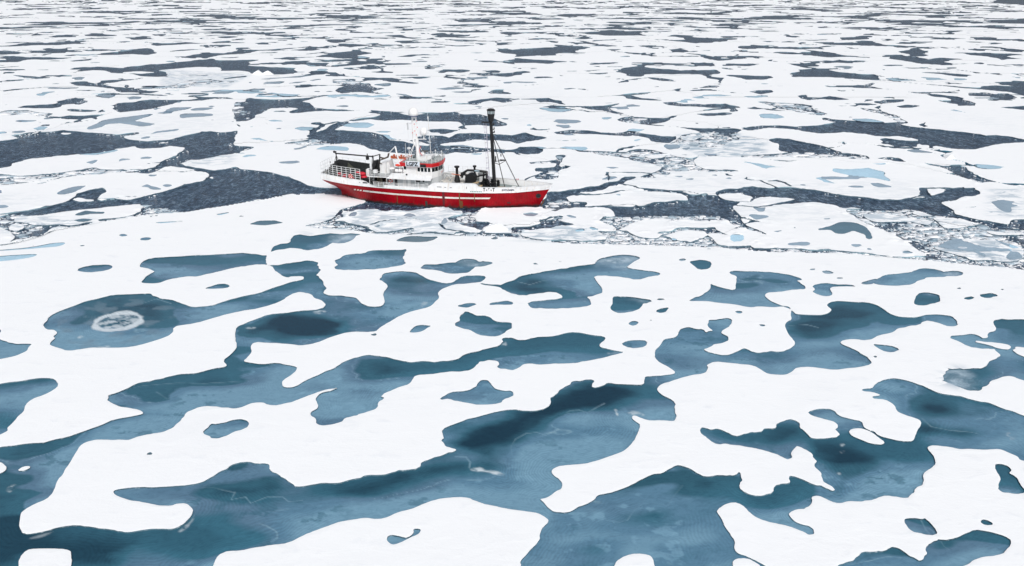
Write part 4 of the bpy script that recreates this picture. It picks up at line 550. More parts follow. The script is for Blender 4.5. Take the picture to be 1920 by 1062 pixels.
# pond colour goes darker towards the far shore, paler towards the near one
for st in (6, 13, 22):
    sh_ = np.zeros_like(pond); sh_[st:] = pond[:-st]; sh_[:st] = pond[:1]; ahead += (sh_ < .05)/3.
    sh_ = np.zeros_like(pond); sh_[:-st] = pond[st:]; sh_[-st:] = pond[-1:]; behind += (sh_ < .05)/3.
def soften(A, a, b_):
    for ax, n in ((0, a), (1, b_)):
        c = np.cumsum(np.concatenate([np.zeros_like(np.take(A, [0], ax)), A], ax), ax); L = A.shape[ax]; i = np.arange(L)
        hi = np.minimum(i+n+1, L); lo = np.maximum(i-n, 0); sh = [1, 1]; sh[ax] = L
        A = (np.take(c, hi, ax) - np.take(c, lo, ax))/(hi-lo).reshape(sh)
    return A
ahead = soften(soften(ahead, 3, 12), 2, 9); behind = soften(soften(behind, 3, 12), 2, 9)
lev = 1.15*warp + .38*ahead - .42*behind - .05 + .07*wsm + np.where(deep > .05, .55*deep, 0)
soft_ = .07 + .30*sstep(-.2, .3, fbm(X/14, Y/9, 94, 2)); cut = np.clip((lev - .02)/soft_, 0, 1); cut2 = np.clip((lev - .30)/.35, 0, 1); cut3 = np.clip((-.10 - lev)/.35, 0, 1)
shelf = np.array((.092, .203, .298)); teal = np.array((.033, .118, .172)); pit = np.array((.007, .036, .062)); palec = np.array((.175, .33, .44))
def lerp(a, b, t): return a*(1-t[..., None]) + b*t[..., None]
tint = np.broadcast_to(shelf, X.shape + (3,)).copy()
gy = sstep(-.25, .35, fbm(X/12, Y/8, 95, 3)); tint = lerp(tint, np.array((.085, .150, .225)), gy*.5)
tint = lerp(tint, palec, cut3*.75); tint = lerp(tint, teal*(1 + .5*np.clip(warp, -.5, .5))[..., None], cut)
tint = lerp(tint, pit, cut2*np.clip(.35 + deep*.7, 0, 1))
rimm = np.exp(-((lev - .0)/.012)**2)*sstep(.1, .4, fbm(X/5, Y/4, 96, 3)); tint = lerp(tint, np.array((.26, .42, .50)), rimm*.45)
scal = sstep(.18, .42, fbm(X/1.5, Y/1.1, 97, 4, .6))*(1-cut)*sstep(-.1, .3, fbm(X/10, Y/8, 98, 2)); tint = lerp(tint, palec*1.1, scal*.5)
hole = sstep(.22, .40, fbm(X/1.3, Y/.9, 99, 4, .6))*(1-cut)*sstep(-.1, .3, fbm(X/11, Y/8, 100, 2)); tint = lerp(tint, teal, hole*.5)
for p in HAIRLINES:
    r = sdf(p, closed=False)
    if r: s_, d_ = r; tint[s_] = lerp(tint[s_], np.array((.34, .52, .62)), np.clip(1 - (-d_ - .12*np.abs(wsm[s_]))/(.0013*D[s_]), 0, 1)*(.06 + .26*sstep(-.3, .3, warp[s_])))
for p, a_ in SLUSHY:
    r = sdf(p)
    if r: s_, d_ = r; tint[s_] = lerp(tint[s_], np.array((.52, .61, .66)), a_*sstep(-.05, .25, d_ + .5*wsm[s_])*sstep(-.5, .1, fbm(X[s_]/.6, Y[s_]/.5, 120, 3)))
r1, r2 = sdf(RING[0], 60), sdf(RING[1], 60); s_ = r1[0]; in2 = np.full_like(X, BIG); in2[r2[0]] = r2[1]
rm = sstep(-.1, .3, np.minimum(r1[1], -in2[s_]) + .5*wsm[s_]); sp_ = sstep(-.05, .3, fbm(X[s_]/.7, Y[s_]/.5, 121, 3))*(in2[s_] > -.2)
halo = sstep(-9, -1, r1[1])*.55*sstep(0, .35, fbm(X[s_]/2.5, Y[s_]/1.6, 122, 4)); tint[s_] = lerp(lerp(tint[s_], np.array((.16, .24, .30)), halo), np.array((.56, .64, .69)), np.maximum(rm, (sstep(-.3, .15, fbm(X[s_]/.9, Y[s_]/.6, 121, 3))*(in2[s_] > -.3))*.75))
KC = {2: (.27, .375, .46), 3: (.42, .64, .78), 4: (.10, .16, .21), 5: (.085, .17, .225), 6: (.34, .44, .52)}
vv = .5 + .5*fbm(X/9, Y/6, 400, 4)
fz = np.zeros_like(X)
for kd, p in SHALLOW:
    if kd == 'f':
        r = sdf(p, 40)
        if r: fz[r[0]] = np.maximum(fz[r[0]], sstep(-1.5, 2.2, r[1] + 1.2*wsm[r[0]]))
tint = lerp(tint, np.array((.40, .52, .61)), fz*(.35 + .65*sstep(-.25, .35, fbm(X/1.6, Y/1.1, 130, 5, .6))))
for k, c in KC.items():
    if k == 6: continue
    m_ = pidx == k; q = (.75 + .5*vv[m_])[:, None]; tint[m_] = np.array(c)[None]*q
# wet snow thinning out over the faded pond arms
flow = din + 1.6*warp + .25*wsm
# ---------------- contouring ----------------
def march(F):
    ins = F > 0
    i, j = np.mgrid[0:NR-1, 0:NC-1]
    code = ins[:-1,:-1]*1 + ins[1:,:-1]*2 + ins[1:,1:]*4 + ins[:-1,1:]*8
    NV = NR*NC; NH = NR*(NC-1)
    polys, walls, cells = [], [], []
    for c in range(1, 16):
        s = np.nonzero(code == c)
        if len(s[0]) == 0: continue
        a, b = s
        corner = [a*NC+b, (a+1)*NC+b, (a+1)*NC+b+1, a*NC+b+1]
        edge = [NV+NH+a*NC+b, NV+(a+1)*(NC-1)+b, NV+NH+a*NC+b+1, NV+a*(NC-1)+b]
        seq = []
        for k in range(4):
            if c >> k & 1: seq.append(('c', k))
            if (c >> k & 1) != (c >> ((k+1) % 4) & 1): seq.append(('e', k))
        P = np.full((len(a), 6), -1, np.int64)
        for q, (ty, k) in enumerate(seq): P[:, q] = corner[k] if ty == 'c' else edge[k]
        cid = a*(NC-1) + b
        polys.append(P); cells.append(cid)
        for q in range(len(seq)):
            A, B = seq[q], seq[(q+1) % len(seq)]
            if A[0] == 'e' and B[0] == 'e' and not (c in (5, 10) and ((A[1], B[1]) not in ([(0,1),(2,3)] if c == 5 else [(1,2),(3,0)]))):
                walls.append(np.stack([edge[A[1]], edge[B[1]], cid], 1))
    return np.concatenate(polys), np.concatenate(cells), (np.concatenate(walls) if walls else np.zeros((0,3), np.int64))
def values(F, A, ids):
    """value of the field A at grid corners and at crossings of F"""
    NV = NR*NC; NH = NR*(NC-1); Ff = F.ravel(); Af = A.reshape(NR*NC, -1)
    i0 = ids.copy(); i1 = ids.copy()
    h = (ids >= NV) & (ids < NV+NH); e = ids[h]-NV; r, c = e//(NC-1), e % (NC-1); i0[h] = r*NC+c; i1[h] = i0[h]+1
    v = ids >= NV+NH; e = ids[v]-NV-NH; i0[v] = e; i1[v] = e + NC
    f0, f1 = Ff[i0], Ff[i1]; dn = np.where(i0 == i1, 1, f0-f1); t = np.where(i0 == i1, 0, f0/np.where(dn == 0, 1, dn))
    t = np.clip(t, 0.02, .98)*(i0 != i1)
    return Af[i0]*(1-t)[:,None] + Af[i1]*t[:,None], (i0 != i1)
def components(member, lab):
    """connected pieces of the cells in 'member' that share 'lab' (runs along rows, joined between rows)"""
    h, w_ = member.shape
    new = np.ones((h, w_), bool); new[:, 1:] = ~(member[:, 1:] & member[:, :-1] & (lab[:, 1:] == lab[:, :-1]))
    run = (np.cumsum(new.ravel()) - 1).reshape(h, w_); n = int(run.max()) + 1
    sv = member[1:] & member[:-1] & (lab[1:] == lab[:-1])
    a, b = run[:-1][sv], run[1:][sv]; pr = np.unique(a*np.int64(n) + b); a, b = (pr // n).tolist(), (pr % n).tolist()
    par = list(range(n))
    for x, y in zip(a, b):
        while par[x] != x: par[x] = par[par[x]]; x = par[x]
        while par[y] != y: par[y] = par[par[y]]; y = par[y]
        if x != y: par[y] = x
    par = np.array(par)
    while True:
        q = par[par]
        if (q == par).all(): break
        par = q
    return np.where(member, par[run], -1)
def build_mesh(name, F, P, W, mats, zt, zoff=0., zbot=-.25, origin=None, extra=None, col=None):
    if col is not None: extra = flow
    ids = np.unique(np.concatenate([P[P >= 0], W[:, :2].ravel()])) if len(W) else np.unique(P[P >= 0])
    A = np.concatenate([X[...,None], Y[...,None], zt[...,None]], -1)
    if extra is not None: A = np.concatenate([A, extra[...,None]], -1)
    if col is not None: A = np.concatenate([A, col], -1)
    val, _ = values(F, A, ids)
    co = val[:, :3].copy(); co[:, 2] += zoff
    msk = P >= 0; loops = np.searchsorted(ids, P[msk]); tot = msk.sum(1)
    nt_ = len(ids)
    if len(W):
        wi = np.unique(W[:, :2]); k = np.searchsorted(ids, wi); up = co[k].copy(); dn = co[k].copy()
        dn[:, 2] = zbot
        co = np.concatenate([co, up, dn]); val = np.concatenate([val, val[k], val[k]])
        a = np.searchsorted(wi, W[:, 0]); b = np.searchsorted(wi, W[:, 1]); nw = len(wi)
        wl = np.stack([nt_+b, nt_+a, nt_+nw+a, nt_+nw+b], 1).ravel()
        loops = np.concatenate([loops, wl]); tot = np.concatenate([tot, np.full(len(W), 4)])
    if origin is None: origin = (co[:, 0].mean(), co[:, 1].mean(), 0.)
    co = co - np.array(origin)[None]
    me = bpy.data.meshes.new(name); me.vertices.add(len(co)); me.vertices.foreach_set('co', co.astype(np.float32).ravel())
    me.loops.add(len(loops)); me.loops.foreach_set('vertex_index', loops.astype(np.int32))
    me.polygons.add(len(tot)); st = np.zeros(len(tot), np.int32); st[1:] = np.cumsum(tot)[:-1]
    me.polygons.foreach_set('loop_start', st)
    for m in mats: me.materials.append(m)
    mi = np.zeros(len(tot), np.int32); mi[len(P):] = 1; me.polygons.foreach_set('material_index', mi)
    me.polygons.foreach_set('use_smooth', np.ones(len(tot), bool))
    me.update(calc_edges=True)
    if extra is not None:
        at = me.attributes.new('slush', 'FLOAT', 'POINT'); at.data.foreach_set('value', val[:, 3].astype(np.float32))
    if col is not None:
        at = me.attributes.new('tint', 'FLOAT_COLOR', 'POINT'); c = val[:, -3:]
        at.data.foreach_set('color', np.concatenate([c, np.ones((len(c), 1))], 1).astype(np.float32).ravel())
    o = bpy.data.objects.new(name, me); scn.collection.objects.link(o); o.location = origin
    return o
# labels per cell
cell_owner = owner[:-1, :-1].copy(); cell_owner[isfg[:-1, :-1]] = -7
icecell = (ice[:-1,:-1] > 0) | (ice[1:,:-1] > 0) | (ice[:-1,1:] > 0) | (ice[1:,1:] > 0)
comp = components(icecell, cell_owner); comp[isfg[:-1,:-1] & icecell] = comp.size   # the foreground floe is one piece with all its shores
Ps, Cs, Ws = march(F_snow); Pp, Cp, Wp = march(F_pond)
compf = comp.ravel()
uu, vv_ = UC[:-1], VR[:-1]; inframe = ((U[:-1,:-1] > 0) & (U[:-1,:-1] < 1920) & (V[:-1,:-1] > 0) & (V[:-1,:-1] < 1062)).ravel()
dv = np.repeat(np.diff(VR), NC-1)
lab_s = compf[Cs]; area = {}
u_, inv_ = np.unique(lab_s, return_inverse=True)
ar = np.bincount(inv_, weights=(inframe[Cs]*dv[Cs])); own = cell_owner.ravel()
# pixel-weighted share decides which floes stand alone
order = u_[np.argsort(-ar)]; N_FLOE = 270
alone = [int(c) for c in order[:N_FLOE] if ar[np.searchsorted(u_, c)] > 12]
def grp(keys, arr_list, arr_keys):
    out = {}
    for nm, (arr, k) in enumerate(zip(arr_list, arr_keys)):
        o = np.argsort(k, kind='stable'); ks = k[o]; a = arr[o]
        lo = np.searchsorted(ks, keys); hi = np.searchsorted(ks, keys, 'right')
        for c, l, h in zip(keys, lo, hi): out.setdefault(c, [None]*len(arr_list))[nm] = a[l:h]
    return out
aset = np.array(sorted(alone))
key_s = np.where(np.isin(lab_s, aset), lab_s, -5); key_w = compf[Ws[:,2]]; key_w = np.where(np.isin(key_w, aset), key_w, -5)
keys = np.concatenate([[-5], aset])
G1 = grp(keys, [Ps, Ws, Cs], [key_s, key_w, key_s])
# ponds: connected pieces on one floe
pc = (F_pond[:-1,:-1] > 0) | (F_pond[1:,:-1] > 0) | (F_pond[:-1,1:] > 0) | (F_pond[1:,1:] > 0)
pcomp = components(pc, comp).ravel()
lab_p = pcomp[Cp]; up_, inp_ = np.unique(lab_p, return_inverse=True); cnt = np.bincount(inp_)
pond_floe = compf[up_]
zpond = np.where(isfg, .05, .17)
def size_word(a): return 'large' if a > 5200 else 'mid-sized' if a > 1700 else 'small' if a > 500 else 'tiny'
made = {}; used = {}
COLS = ['far left', 'left', 'centre-left', 'middle', 'centre', 'centre-right', 'right', 'far right']
BANDS = [(28, 'along the top edge'), (60, 'near the top edge'), (100, 'in the upper distance'), (150, 'in the far pack'), (200, 'well beyond the ship'), (260, 'just beyond the ship'), (345, 'level with the ship'), (460, 'nearer than the ship')]
ORD = 'first second third fourth fifth sixth seventh eighth ninth tenth'.split()
zoffs = {}
arr = dict(zip(u_.tolist(), ar))
named = {}
for c in alone:
    P, W, C = G1[c]
    if len(P) == 0: continue
    fgo = c == comp.size
    zo = 0. if fgo else float(_h(np.array([c % 9973]), np.array([3]), 5)[0])*.10 - .03
    zoffs[c] = zo
    o = build_mesh('ice_floe', F_snow, P, W, [SNOW, EDGE_DARK if fgo else EDGE_PALE], ztop, zo, extra=slush)
    ow = int(own[C[0]]) if not fgo else -7
    fr = C[inframe[C]]; fr = fr if len(fr) else C
    cu, cv = U[:-1,:-1].ravel()[fr], V[:-1,:-1].ravel()[fr]; mu, mv = cu.mean(), cv.mean(); asp = (cu.max()-cu.min())/max(1., cv.max()-cv.min())
    if ow == 17: o.data.materials[1] = EDGE_BLUE
    if fgo: lab = 'vast white floe filling the foreground, riddled with winding deep blue melt ponds'
    elif 0 <= ow < len(FLOES) and ow not in named and arr[c] > 500: lab = FLOES[ow][0]; named[ow] = 1
    else:
        band = [b for l, b in BANDS if mv < l] or [BANDS[-1][1]]
        lab = f"{size_word(arr[c])} {'sliver-thin' if asp > 14 else 'long flat' if asp > 7 else 'compact'} floe {band[0]}, {COLS[min(7, int(mu//240))]}"
    used.setdefault(lab, []).append(o); made[c] = (o, 0)
    tag(o, lab, 'ice floe'); o['px'] = float(mu); o['py'] = float(mv)
for lab, os_ in used.items():
    if len(os_) > 1:
        os_.sort(key=lambda q: (round(q['px']/25), q['py']))
        os_.sort(key=lambda q: q['px'])
        for k, q in enumerate(os_): q['label'] = f"{lab}, {ORD[k] if k < 10 else 'last'} of {len(os_)} from left"
for c, (o, _) in made.items(): 
    del o['px'], o['py']; o['group'] = 'ice floes of the broken pack'
    if c == comp.size: del o['group']
# the rest of the pack, too small and too many to tell apart
P, W, C = G1[-5]
rest = build_mesh('pack_ice', F_snow, P, W, [SNOW, EDGE_PALE], ztop, 0., extra=slush)
tag(rest, 'countless small white ice floes reaching towards the horizon between grey leads', 'pack ice', kind='stuff')
# ponds on the floes
key_p = np.where(cnt[inp_] >= 9, lab_p, -9); wp = pcomp[Wp[:,2]]
big_ids = up_[(cnt >= 9)]
G2 = grp(big_ids, [Pp, Cp], [key_p, key_p])
rest_P = []
perfloe = {}
for pid in big_ids:
    perfloe.setdefault(int(compf[pid]), []).append((len(G2[pid][0]), int(pid)))
NOW = np.zeros((0,3), np.int64)
for fc, lst in perfloe.items():
    if fc not in made: rest_P += [G2[p][0] for _, p in lst]; continue
    par = made[fc][0]; lst.sort(reverse=True)
    for k, (n_, p) in enumerate(lst[:95]):
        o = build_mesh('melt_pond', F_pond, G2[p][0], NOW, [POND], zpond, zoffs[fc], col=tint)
        o.parent = par; o.location = o.location - par.location
    if len(lst) > 95:
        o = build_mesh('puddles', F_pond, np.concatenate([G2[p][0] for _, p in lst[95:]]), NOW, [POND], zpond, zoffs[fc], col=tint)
        o.parent = par; o.location = o.location - par.location; o['kind'] = 'stuff'
sm = Pp[key_p == -9]; rest_P.append(sm)
rp = np.concatenate(rest_P)
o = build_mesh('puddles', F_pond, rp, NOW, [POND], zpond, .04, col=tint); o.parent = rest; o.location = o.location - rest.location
# sea
me = bpy.data.meshes.new('water'); me.from_pydata([(-30000,-500,0),(30000,-500,0),(30000,39000,0),(-30000,39000,0)], [], [(0,1,2,3)])
me.materials.append(WATER); wat = bpy.data.objects.new('water', me); scn.collection.objects.link(wat); wat['kind'] = 'structure'
# brash: thousands of broken chunks, drifting where the survey marks them
def chunks(name, cx, cy, r, zt, seed):
    g = np.random.default_rng(seed); n = len(cx); K = 6
    ang = np.sort(g.uniform(0, 2*np.pi, (n, K)), 1)*.35 + (np.arange(K)/K*2*np.pi)[None]*1.0*.65 + g.uniform(0, 6.28, (n, 1))
    rad = r[:,None]*g.uniform(.6, 1.15, (n, K)); st = g.uniform(.7, 1.5, (n,1))
    px = rad*np.cos(ang)*st; py = rad*np.sin(ang)/st*1.0
    tx, ty = g.normal(0, .035, (2, n, 1)); top = zt[:,None] + tx*px + ty*py
    V1 = np.stack([px*.96 + cx[:,None], py*.96 + cy[:,None], np.maximum(top, .02)], -1); V2 = np.stack([px*1.06 + cx[:,None], py*1.06 + cy[:,None], np.full_like(px, -.12)], -1)
    co = np.concatenate([V1, V2], 1).reshape(-1, 3); base = (np.arange(n)*2*K)[:,None]
    top_l = base + np.arange(K)[None]; k = np.arange(K); k2 = (k+1) % K
    side = np.stack([np.broadcast_to(k2, (n,K)), np.broadcast_to(k, (n,K)), np.broadcast_to(k+K, (n,K)), np.broadcast_to(k2+K, (n,K))], -1) + base[...,None]
    loops = np.concatenate([top_l.ravel(), side.ravel()]); tot = np.concatenate([np.full(n, K), np.full(n*K, 4)])
    # the angles run counter-clockwise already
    me = bpy.data.meshes.new(name); me.vertices.add(len(co)); me.vertices.foreach_set('co', co.astype(np.float32).ravel())
    me.loops.add(len(loops)); me.loops.foreach_set('vertex_index', loops.astype(np.int32)); me.polygons.add(len(tot))
    s_ = np.zeros(len(tot), np.int32); s_[1:] = np.cumsum(tot)[:-1]; me.polygons.foreach_set('loop_start', s_)
    me.materials.append(BRASHM); me.update(calc_edges=True)
    o = bpy.data.objects.new(name, me); scn.collection.objects.link(o); return o
cellA = np.abs(np.gradient(X, axis=1)*np.gradient(Y, axis=0))
sel = (ice < .05) & (brash > -.2) & (basin < -.2)
rmean = .13 + .0021*np.clip(D - 120, 0, 400)
pr = (sel*bdens*cellA/(rmean**2*2.0)).ravel(); pr = np.minimum(pr, 60)
cntc = rng.poisson(pr*.85); idx = np.repeat(np.arange(pr.size), cntc)
if len(idx) > 90000: idx = rng.choice(idx, 90000, replace=False)
stepx = np.gradient(X, axis=1).ravel()[idx]; stepy = np.gradient(Y, axis=0).ravel()[idx]
bx = X.ravel()[idx] + stepx*rng.uniform(-.5,.5,len(idx)); by = Y.ravel()[idx] + stepy*rng.uniform(-.5,.5,len(idx))
rr = rmean.ravel()[idx]*np.minimum(.55*(1 - rng.uniform(0,1,len(idx)))**(-.60), 5.0)
# chunks crowd together and leave dark pools between
keep = fbm(bx/4., by/4., 555, 3) + (bdens.ravel()[idx]-.62)*1.3 > rng.uniform(-.40, .25, len(bx))
print('brash chunks', keep.sum(), 'rows', NR, 'cols', NC, 'floes', len(made))
o = chunks('brash_ice', bx[keep], by[keep], rr[keep], .02 + .045*rng.uniform(0,1,keep.sum()) + .02*rr[keep], 3)
tag(o, 'broken white brash ice crowding the dark water between the floes', 'brash ice', kind='stuff')
# loose bits drifting along the shores of the leads
sel = (ice < -.1) & (ice > -2.2) & (basin < 0) & (D < 420) & (fbm(X/9, Y/9, 777, 3) > .12) & (brash < 0)
pr = (sel*cellA*.8*sstep(2.2, .1, -ice)).ravel(); idx = np.repeat(np.arange(pr.size), rng.poisson(np.minimum(pr, 5)))
o = chunks('loose_brash', X.ravel()[idx] + rng.normal(0,.2,len(idx)), Y.ravel()[idx] + rng.normal(0,.2,len(idx)), .06 + .34*rng.uniform(0,1,len(idx))**4 + .0003*D.ravel()[idx], .03 + .08*rng.uniform(0,1,len(idx)), 5)
tag(o, 'small loose bits of ice drifting near the shores of the leads', 'brash ice', kind='stuff')

# a few upended blocks
def block(px, py, w_, h_, d_, tilt, lab, seed):
    gx, gy = (float(q) for q in ground(px, py, 0.)); g = np.random.default_rng(seed); v = []
    prof = [(-.5, 0), (-.38, .35), (-.12, .82), (.02, 1.), (.2, .66), (.36, .42), (.5, 0)]
    n = len(prof)
    for k, dy in enumerate((0., .45, 1.)):
        for (a, b_) in prof:
            sc = (1, 1.0, .55)[k]; v.append((a*w_*(1, .96, .8)[k] + g.normal(0, .02*w_), dy*d_ + g.normal(0, .03*d_), b_*h_*sc + g.normal(0, .03*h_) - (.15 if b_ == 0 else 0)))
    f = [tuple(range(n))] + [(k*n+i+1, k*n+i, (k+1)*n+i, (k+1)*n+i+1) for k in range(2) for i in range(n-1)] + [tuple(range(3*n-1, 2*n-1, -1)), (0, n, 2*n, 3*n-1, 2*n-1, n-1)]
    me = bpy.data.meshes.new('ice_block'); me.from_pydata(v, [], f); me.materials.append(SNOW); me.update()
    o = bpy.data.objects.new('ice_block', me); scn.collection.objects.link(o); o.location = (gx, gy, 0); tag(o, lab, 'ice block', group='upended ice blocks')
block(930, 434, 5.6, 1.35, 2.6, 0, 'pointed white ice block tipped up in the dark water below the bow', 1)
block(483, 141, 5.5, 2.2, 4., 0, 'left of two small white ice blocks on the long lead at upper left', 2)
block(501, 141, 6.5, 2.0, 4., 0, 'right of two small white ice blocks on the long lead at upper left', 3)
block(1782, 300, 3.0, 1.3, 2.5, 0, 'white ice block pushed up beside the bright blue ice edge at right', 4)
# ---------------- the ship ----------------
K = CH / 34.0                      # the survey of the ship was scaled from a 34 m drone height
yaw = math.atan2(uy, ux)
def paint(name, col, rough=.45, dirt=None, amt=.5, vec=(1,1,.25), sc=2.2, metal=0.):
    m, t, b = mat(name); b.inputs['Roughness'].default_value = rough; b.inputs['Metallic'].default_value = metal
    if dirt:
        n = noise(t, sc, 5, .65, .2, vec); c = mixc(t, col, dirt, ramp(t, n, [(.54, (0,0,0)), (.76, (amt,)*3)]).outputs[0])
        n2 = noise(t, .7, 4, .6); c = mixc(t, c, tuple(v*.82 for v in col), ramp(t, n2, [(.4, (0,0,0)), (.7, (.6,.6,.6))]).outputs[0])
        t.links.new(c, b.inputs['Base Color'])
    else: b.inputs['Base Color'].default_value = (*col, 1)
    return m
def m_hull():
    m, t, b = mat('red_hull_paint'); b.inputs['Roughness'].default_value = .38
    col = (.33, .0015, .009); b.inputs['Specular IOR Level'].default_value = .18
    n = noise(t, 1.6, 6, .68, .3, (1, 1, .22))
    c = mixc(t, col, (.20, .045, .03), ramp(t, n, [(.55, (0,0,0)), (.78, (.8,.8,.8))]).outputs[0])
    c = mixc(t, c, (.19, .001, .005), ramp(t, noise(t, .35, 4, .6), [(.42, (0,0,0)), (.62, (.7,.7,.7))]).outputs[0])
    # scraped, weedy boot top just above the water
    g = t.nodes.new('ShaderNodeNewGeometry'); sp = t.nodes.new('ShaderNodeSeparateXYZ'); t.links.new(g.outputs['Position'], sp.inputs[0])
    ma = nd(t, 'ShaderNodeMath', operation='MULTIPLY_ADD'); t.links.new(noise(t, 1.3, 5, .7), ma.inputs[0]); ma.inputs[1].default_value = -1.9; t.links.new(sp.outputs[2], ma.inputs[2])
    c = mixc(t, (.045, .035, .035), c, ramp(t, ma.outputs[0], [(-.0, (0,0,0)), (.02, (1,1,1))]).outputs[0] if False else _clampstep(t, ma.outputs[0], -.70, -.15))
    t.links.new(c, b.inputs['Base Color'])
    w_ = nd(t, 'ShaderNodeTexWave', Scale=.62, Distortion=.6); w_.bands_direction = 'X'
    tc = t.nodes.new('ShaderNodeTexCoord'); t.links.new(tc.outputs['Object'], w_.inputs['Vector']); bump(t, b, w_.outputs[1], .35, .05)
    return m
def _clampstep(t, v, a, b):
    r = nd(t, 'ShaderNodeMapRange'); t.links.new(v, r.inputs[0]); r.inputs[1].default_value = a; r.inputs[2].default_value = b; return r.outputs[0]
RED = m_hull(); WHITE = paint('white_paint', (.83, .85, .86), .42, (.50, .36, .18), .55)
STRIPE = paint('stripe_paint', (.80, .80, .76), .5, (.66, .45, .10), 1.0, (1,1,.3), .9); BLACK = paint('black_steel', (.007, .008, .010), .55, (.03, .022, .02), .4)
VISOR = paint('visor_red', (.62, .012, .018), .4); GLASS = paint('dark_glass', (.01, .016, .018), .06); DECKM = paint('deck_green', (.24, .29, .29), .7, (.35, .28, .20), .6)
STEEL = paint('grey_steel', (.36, .39, .40), .5, (.28, .17, .10), .6); GAL = paint('pale_pipe', (.68, .71, .72), .4); RUST = paint('orange_gear', (.55, .13, .05), .6, (.2, .05, .03), .7); WOOD = paint('pale_wood', (.50, .39, .24), .75, (.3, .22, .13), .7)
TARP = paint('black_tarp', (.016, .019, .021), .65); RBAG = paint('red_fabric', (.50, .012, .03), .6); BOARD = paint('board_face', (.62, .70, .78), .4); INK = paint('black_lettering', (.01, .012, .02), .5); BLUEI = paint('dark_blue_lettering', (.03, .05, .14), .5)
ORNG = paint('lifebuoy_orange', (.75, .06, .03), .5); GREY2 = paint('house_grey', (.60, .64, .66), .5); DIM = paint('brown_gear', (.07, .055, .045), .6)
class MB:
    def __init__(s): s.v = []; s.f = []
    def add(s, vs, fs): n = len(s.v); s.v += [tuple(map(float, p)) for p in vs]; s.f += [tuple(i+n for i in f) for f in fs]; return s
    def box(s, x0, x1, y0, y1, z0, z1):
        return s.add([(x0,y0,z0),(x1,y0,z0),(x1,y1,z0),(x0,y1,z0),(x0,y0,z1),(x1,y0,z1),(x1,y1,z1),(x0,y1,z1)], [(0,3,2,1),(4,5,6,7),(0,1,5,4),(1,2,6,5),(2,3,7,6),(3,0,4,7)])
    def prism(s, pts, y0, y1):
        """outline in the X-Z plane pushed across from y0 to y1"""
        n = len(pts); v = [(x,y0,z) for x,z in pts] + [(x,y1,z) for x,z in pts]
        return s.add(v, [tuple(range(n)), tuple(range(2*n-1, n-1, -1))] + [(i+n, (i+1)%n+n, (i+1)%n, i) for i in range(n)])
    def plan(s, pts, z0, z1, grow=0.):
        """outline in the deck plane raised from z0 to z1; grow pushes the top outward"""
        n = len(pts); cx = sum(p[0] for p in pts)/n; cy = sum(p[1] for p in pts)/n
        v = [(x,y,z0) for x,y in pts] + [(cx+(x-cx)*(1+grow), cy+(y-cy)*(1+grow), z1) for x,y in pts]
        return s.add(v, [tuple(range(n-1,-1,-1)), tuple(range(n, 2*n))] + [(i, (i+1)%n, (i+1)%n+n, i+n) for i in range(n)])
    def tube(s, p, q, r, r2=None, n=8):
        p, q = np.array(p, float), np.array(q, float); d = q-p; L = np.linalg.norm(d)
        if L < 1e-6: return s
        d /= L; a = np.cross(d, (0,0,1) if abs(d[2]) < .9 else (1,0,0)); a /= np.linalg.norm(a); b = np.cross(d, a); r2 = r if r2 is None else r2
        v = [tuple(c + rr*(math.cos(2*math.pi*k/n)*a + math.sin(2*math.pi*k/n)*b)) for c, rr in ((p, r), (q, r2)) for k in range(n)]
        return s.add(v, [tuple(range(n)), tuple(range(2*n-1, n-1, -1))] + [(k+n, (k+1)%n+n, (k+1)%n, k) for k in range(n)])
    def path(s, pts, r, n=6):
        for a, b in zip(pts[:-1], pts[1:]): s.tube(a, b, r, n=n)
        return s
    def lathe(s, c, prof, n=20):
        """profile (radius, height) turned round the vertical through c"""
        v = []; m = len(prof)
        for r, z in prof:
            for k in range(n): v.append((c[0]+r*math.cos(2*math.pi*k/n), c[1]+r*math.sin(2*math.pi*k/n), c[2]+z))
        f = [(i*n+k, i*n+(k+1)%n, (i+1)*n+(k+1)%n, (i+1)*n+k) for i in range(m-1) for k in range(n)]
        f += [tuple(range(n-1,-1,-1)), tuple(range((m-1)*n, m*n))]
        return s.add(v, f)
    def ball(s, c, rx, ry, rz, n=14):
        m = 8; v = []
        for i in range(m+1):
            a = math.pi*i/m
            for k in range(n): v.append((c[0]+rx*math.sin(a)*math.cos(2*math.pi*k/n), c[1]+ry*math.sin(a)*math.sin(2*math.pi*k/n), c[2]-rz*math.cos(a)))
        return s.add(v, [(i*n+k, i*n+(k+1)%n, (i+1)*n+(k+1)%n, (i+1)*n+k) for i in range(m) for k in range(n)])
    def ring(s, c, R_, r, n=18, axis='y', arcs=None):
        v = []; m = 6
        for i in range(n):
            a = 2*math.pi*i/n
            for k in range(m):
                b = 2*math.pi*k/m; q = R_ + r*math.cos(b); h = r*math.sin(b)
                v.append((c[0]+q*math.cos(a), c[1]+h, c[2]+q*math.sin(a)))
        return s.add(v, [(i*m+k, ((i+1)%n)*m+k, ((i+1)%n)*m+(k+1)%m, i*m+(k+1)%m) for i in range(n) for k in range(m)])
    def build(s, name, m, parent=None, smooth=False, label=None, world=None):
        me = bpy.data.meshes.new(name); me.from_pydata([(x*K, y*K, z*K) for x, y, z in s.v], [], s.f)
        me.materials.append(m)
        o = bpy.data.objects.new(name, me); scn.collection.objects.link(o)
        if smooth: me.polygons.foreach_set('use_smooth', [True]*len(me.polygons))
        # origin at the middle of the part
        if s.v:
            c = np.mean(np.array(s.v), 0)*K; me.transform(__import__('mathutils').Matrix.Translation(-c)); o.location = c
        if parent is not None:
            o.parent = parent
            if parent is not ship: o.location = o.location - parent.location
        if label: o['label'] = label
        return o
ship = bpy.data.objects.new('fishing_ship', None); scn.collection.objects.link(ship)
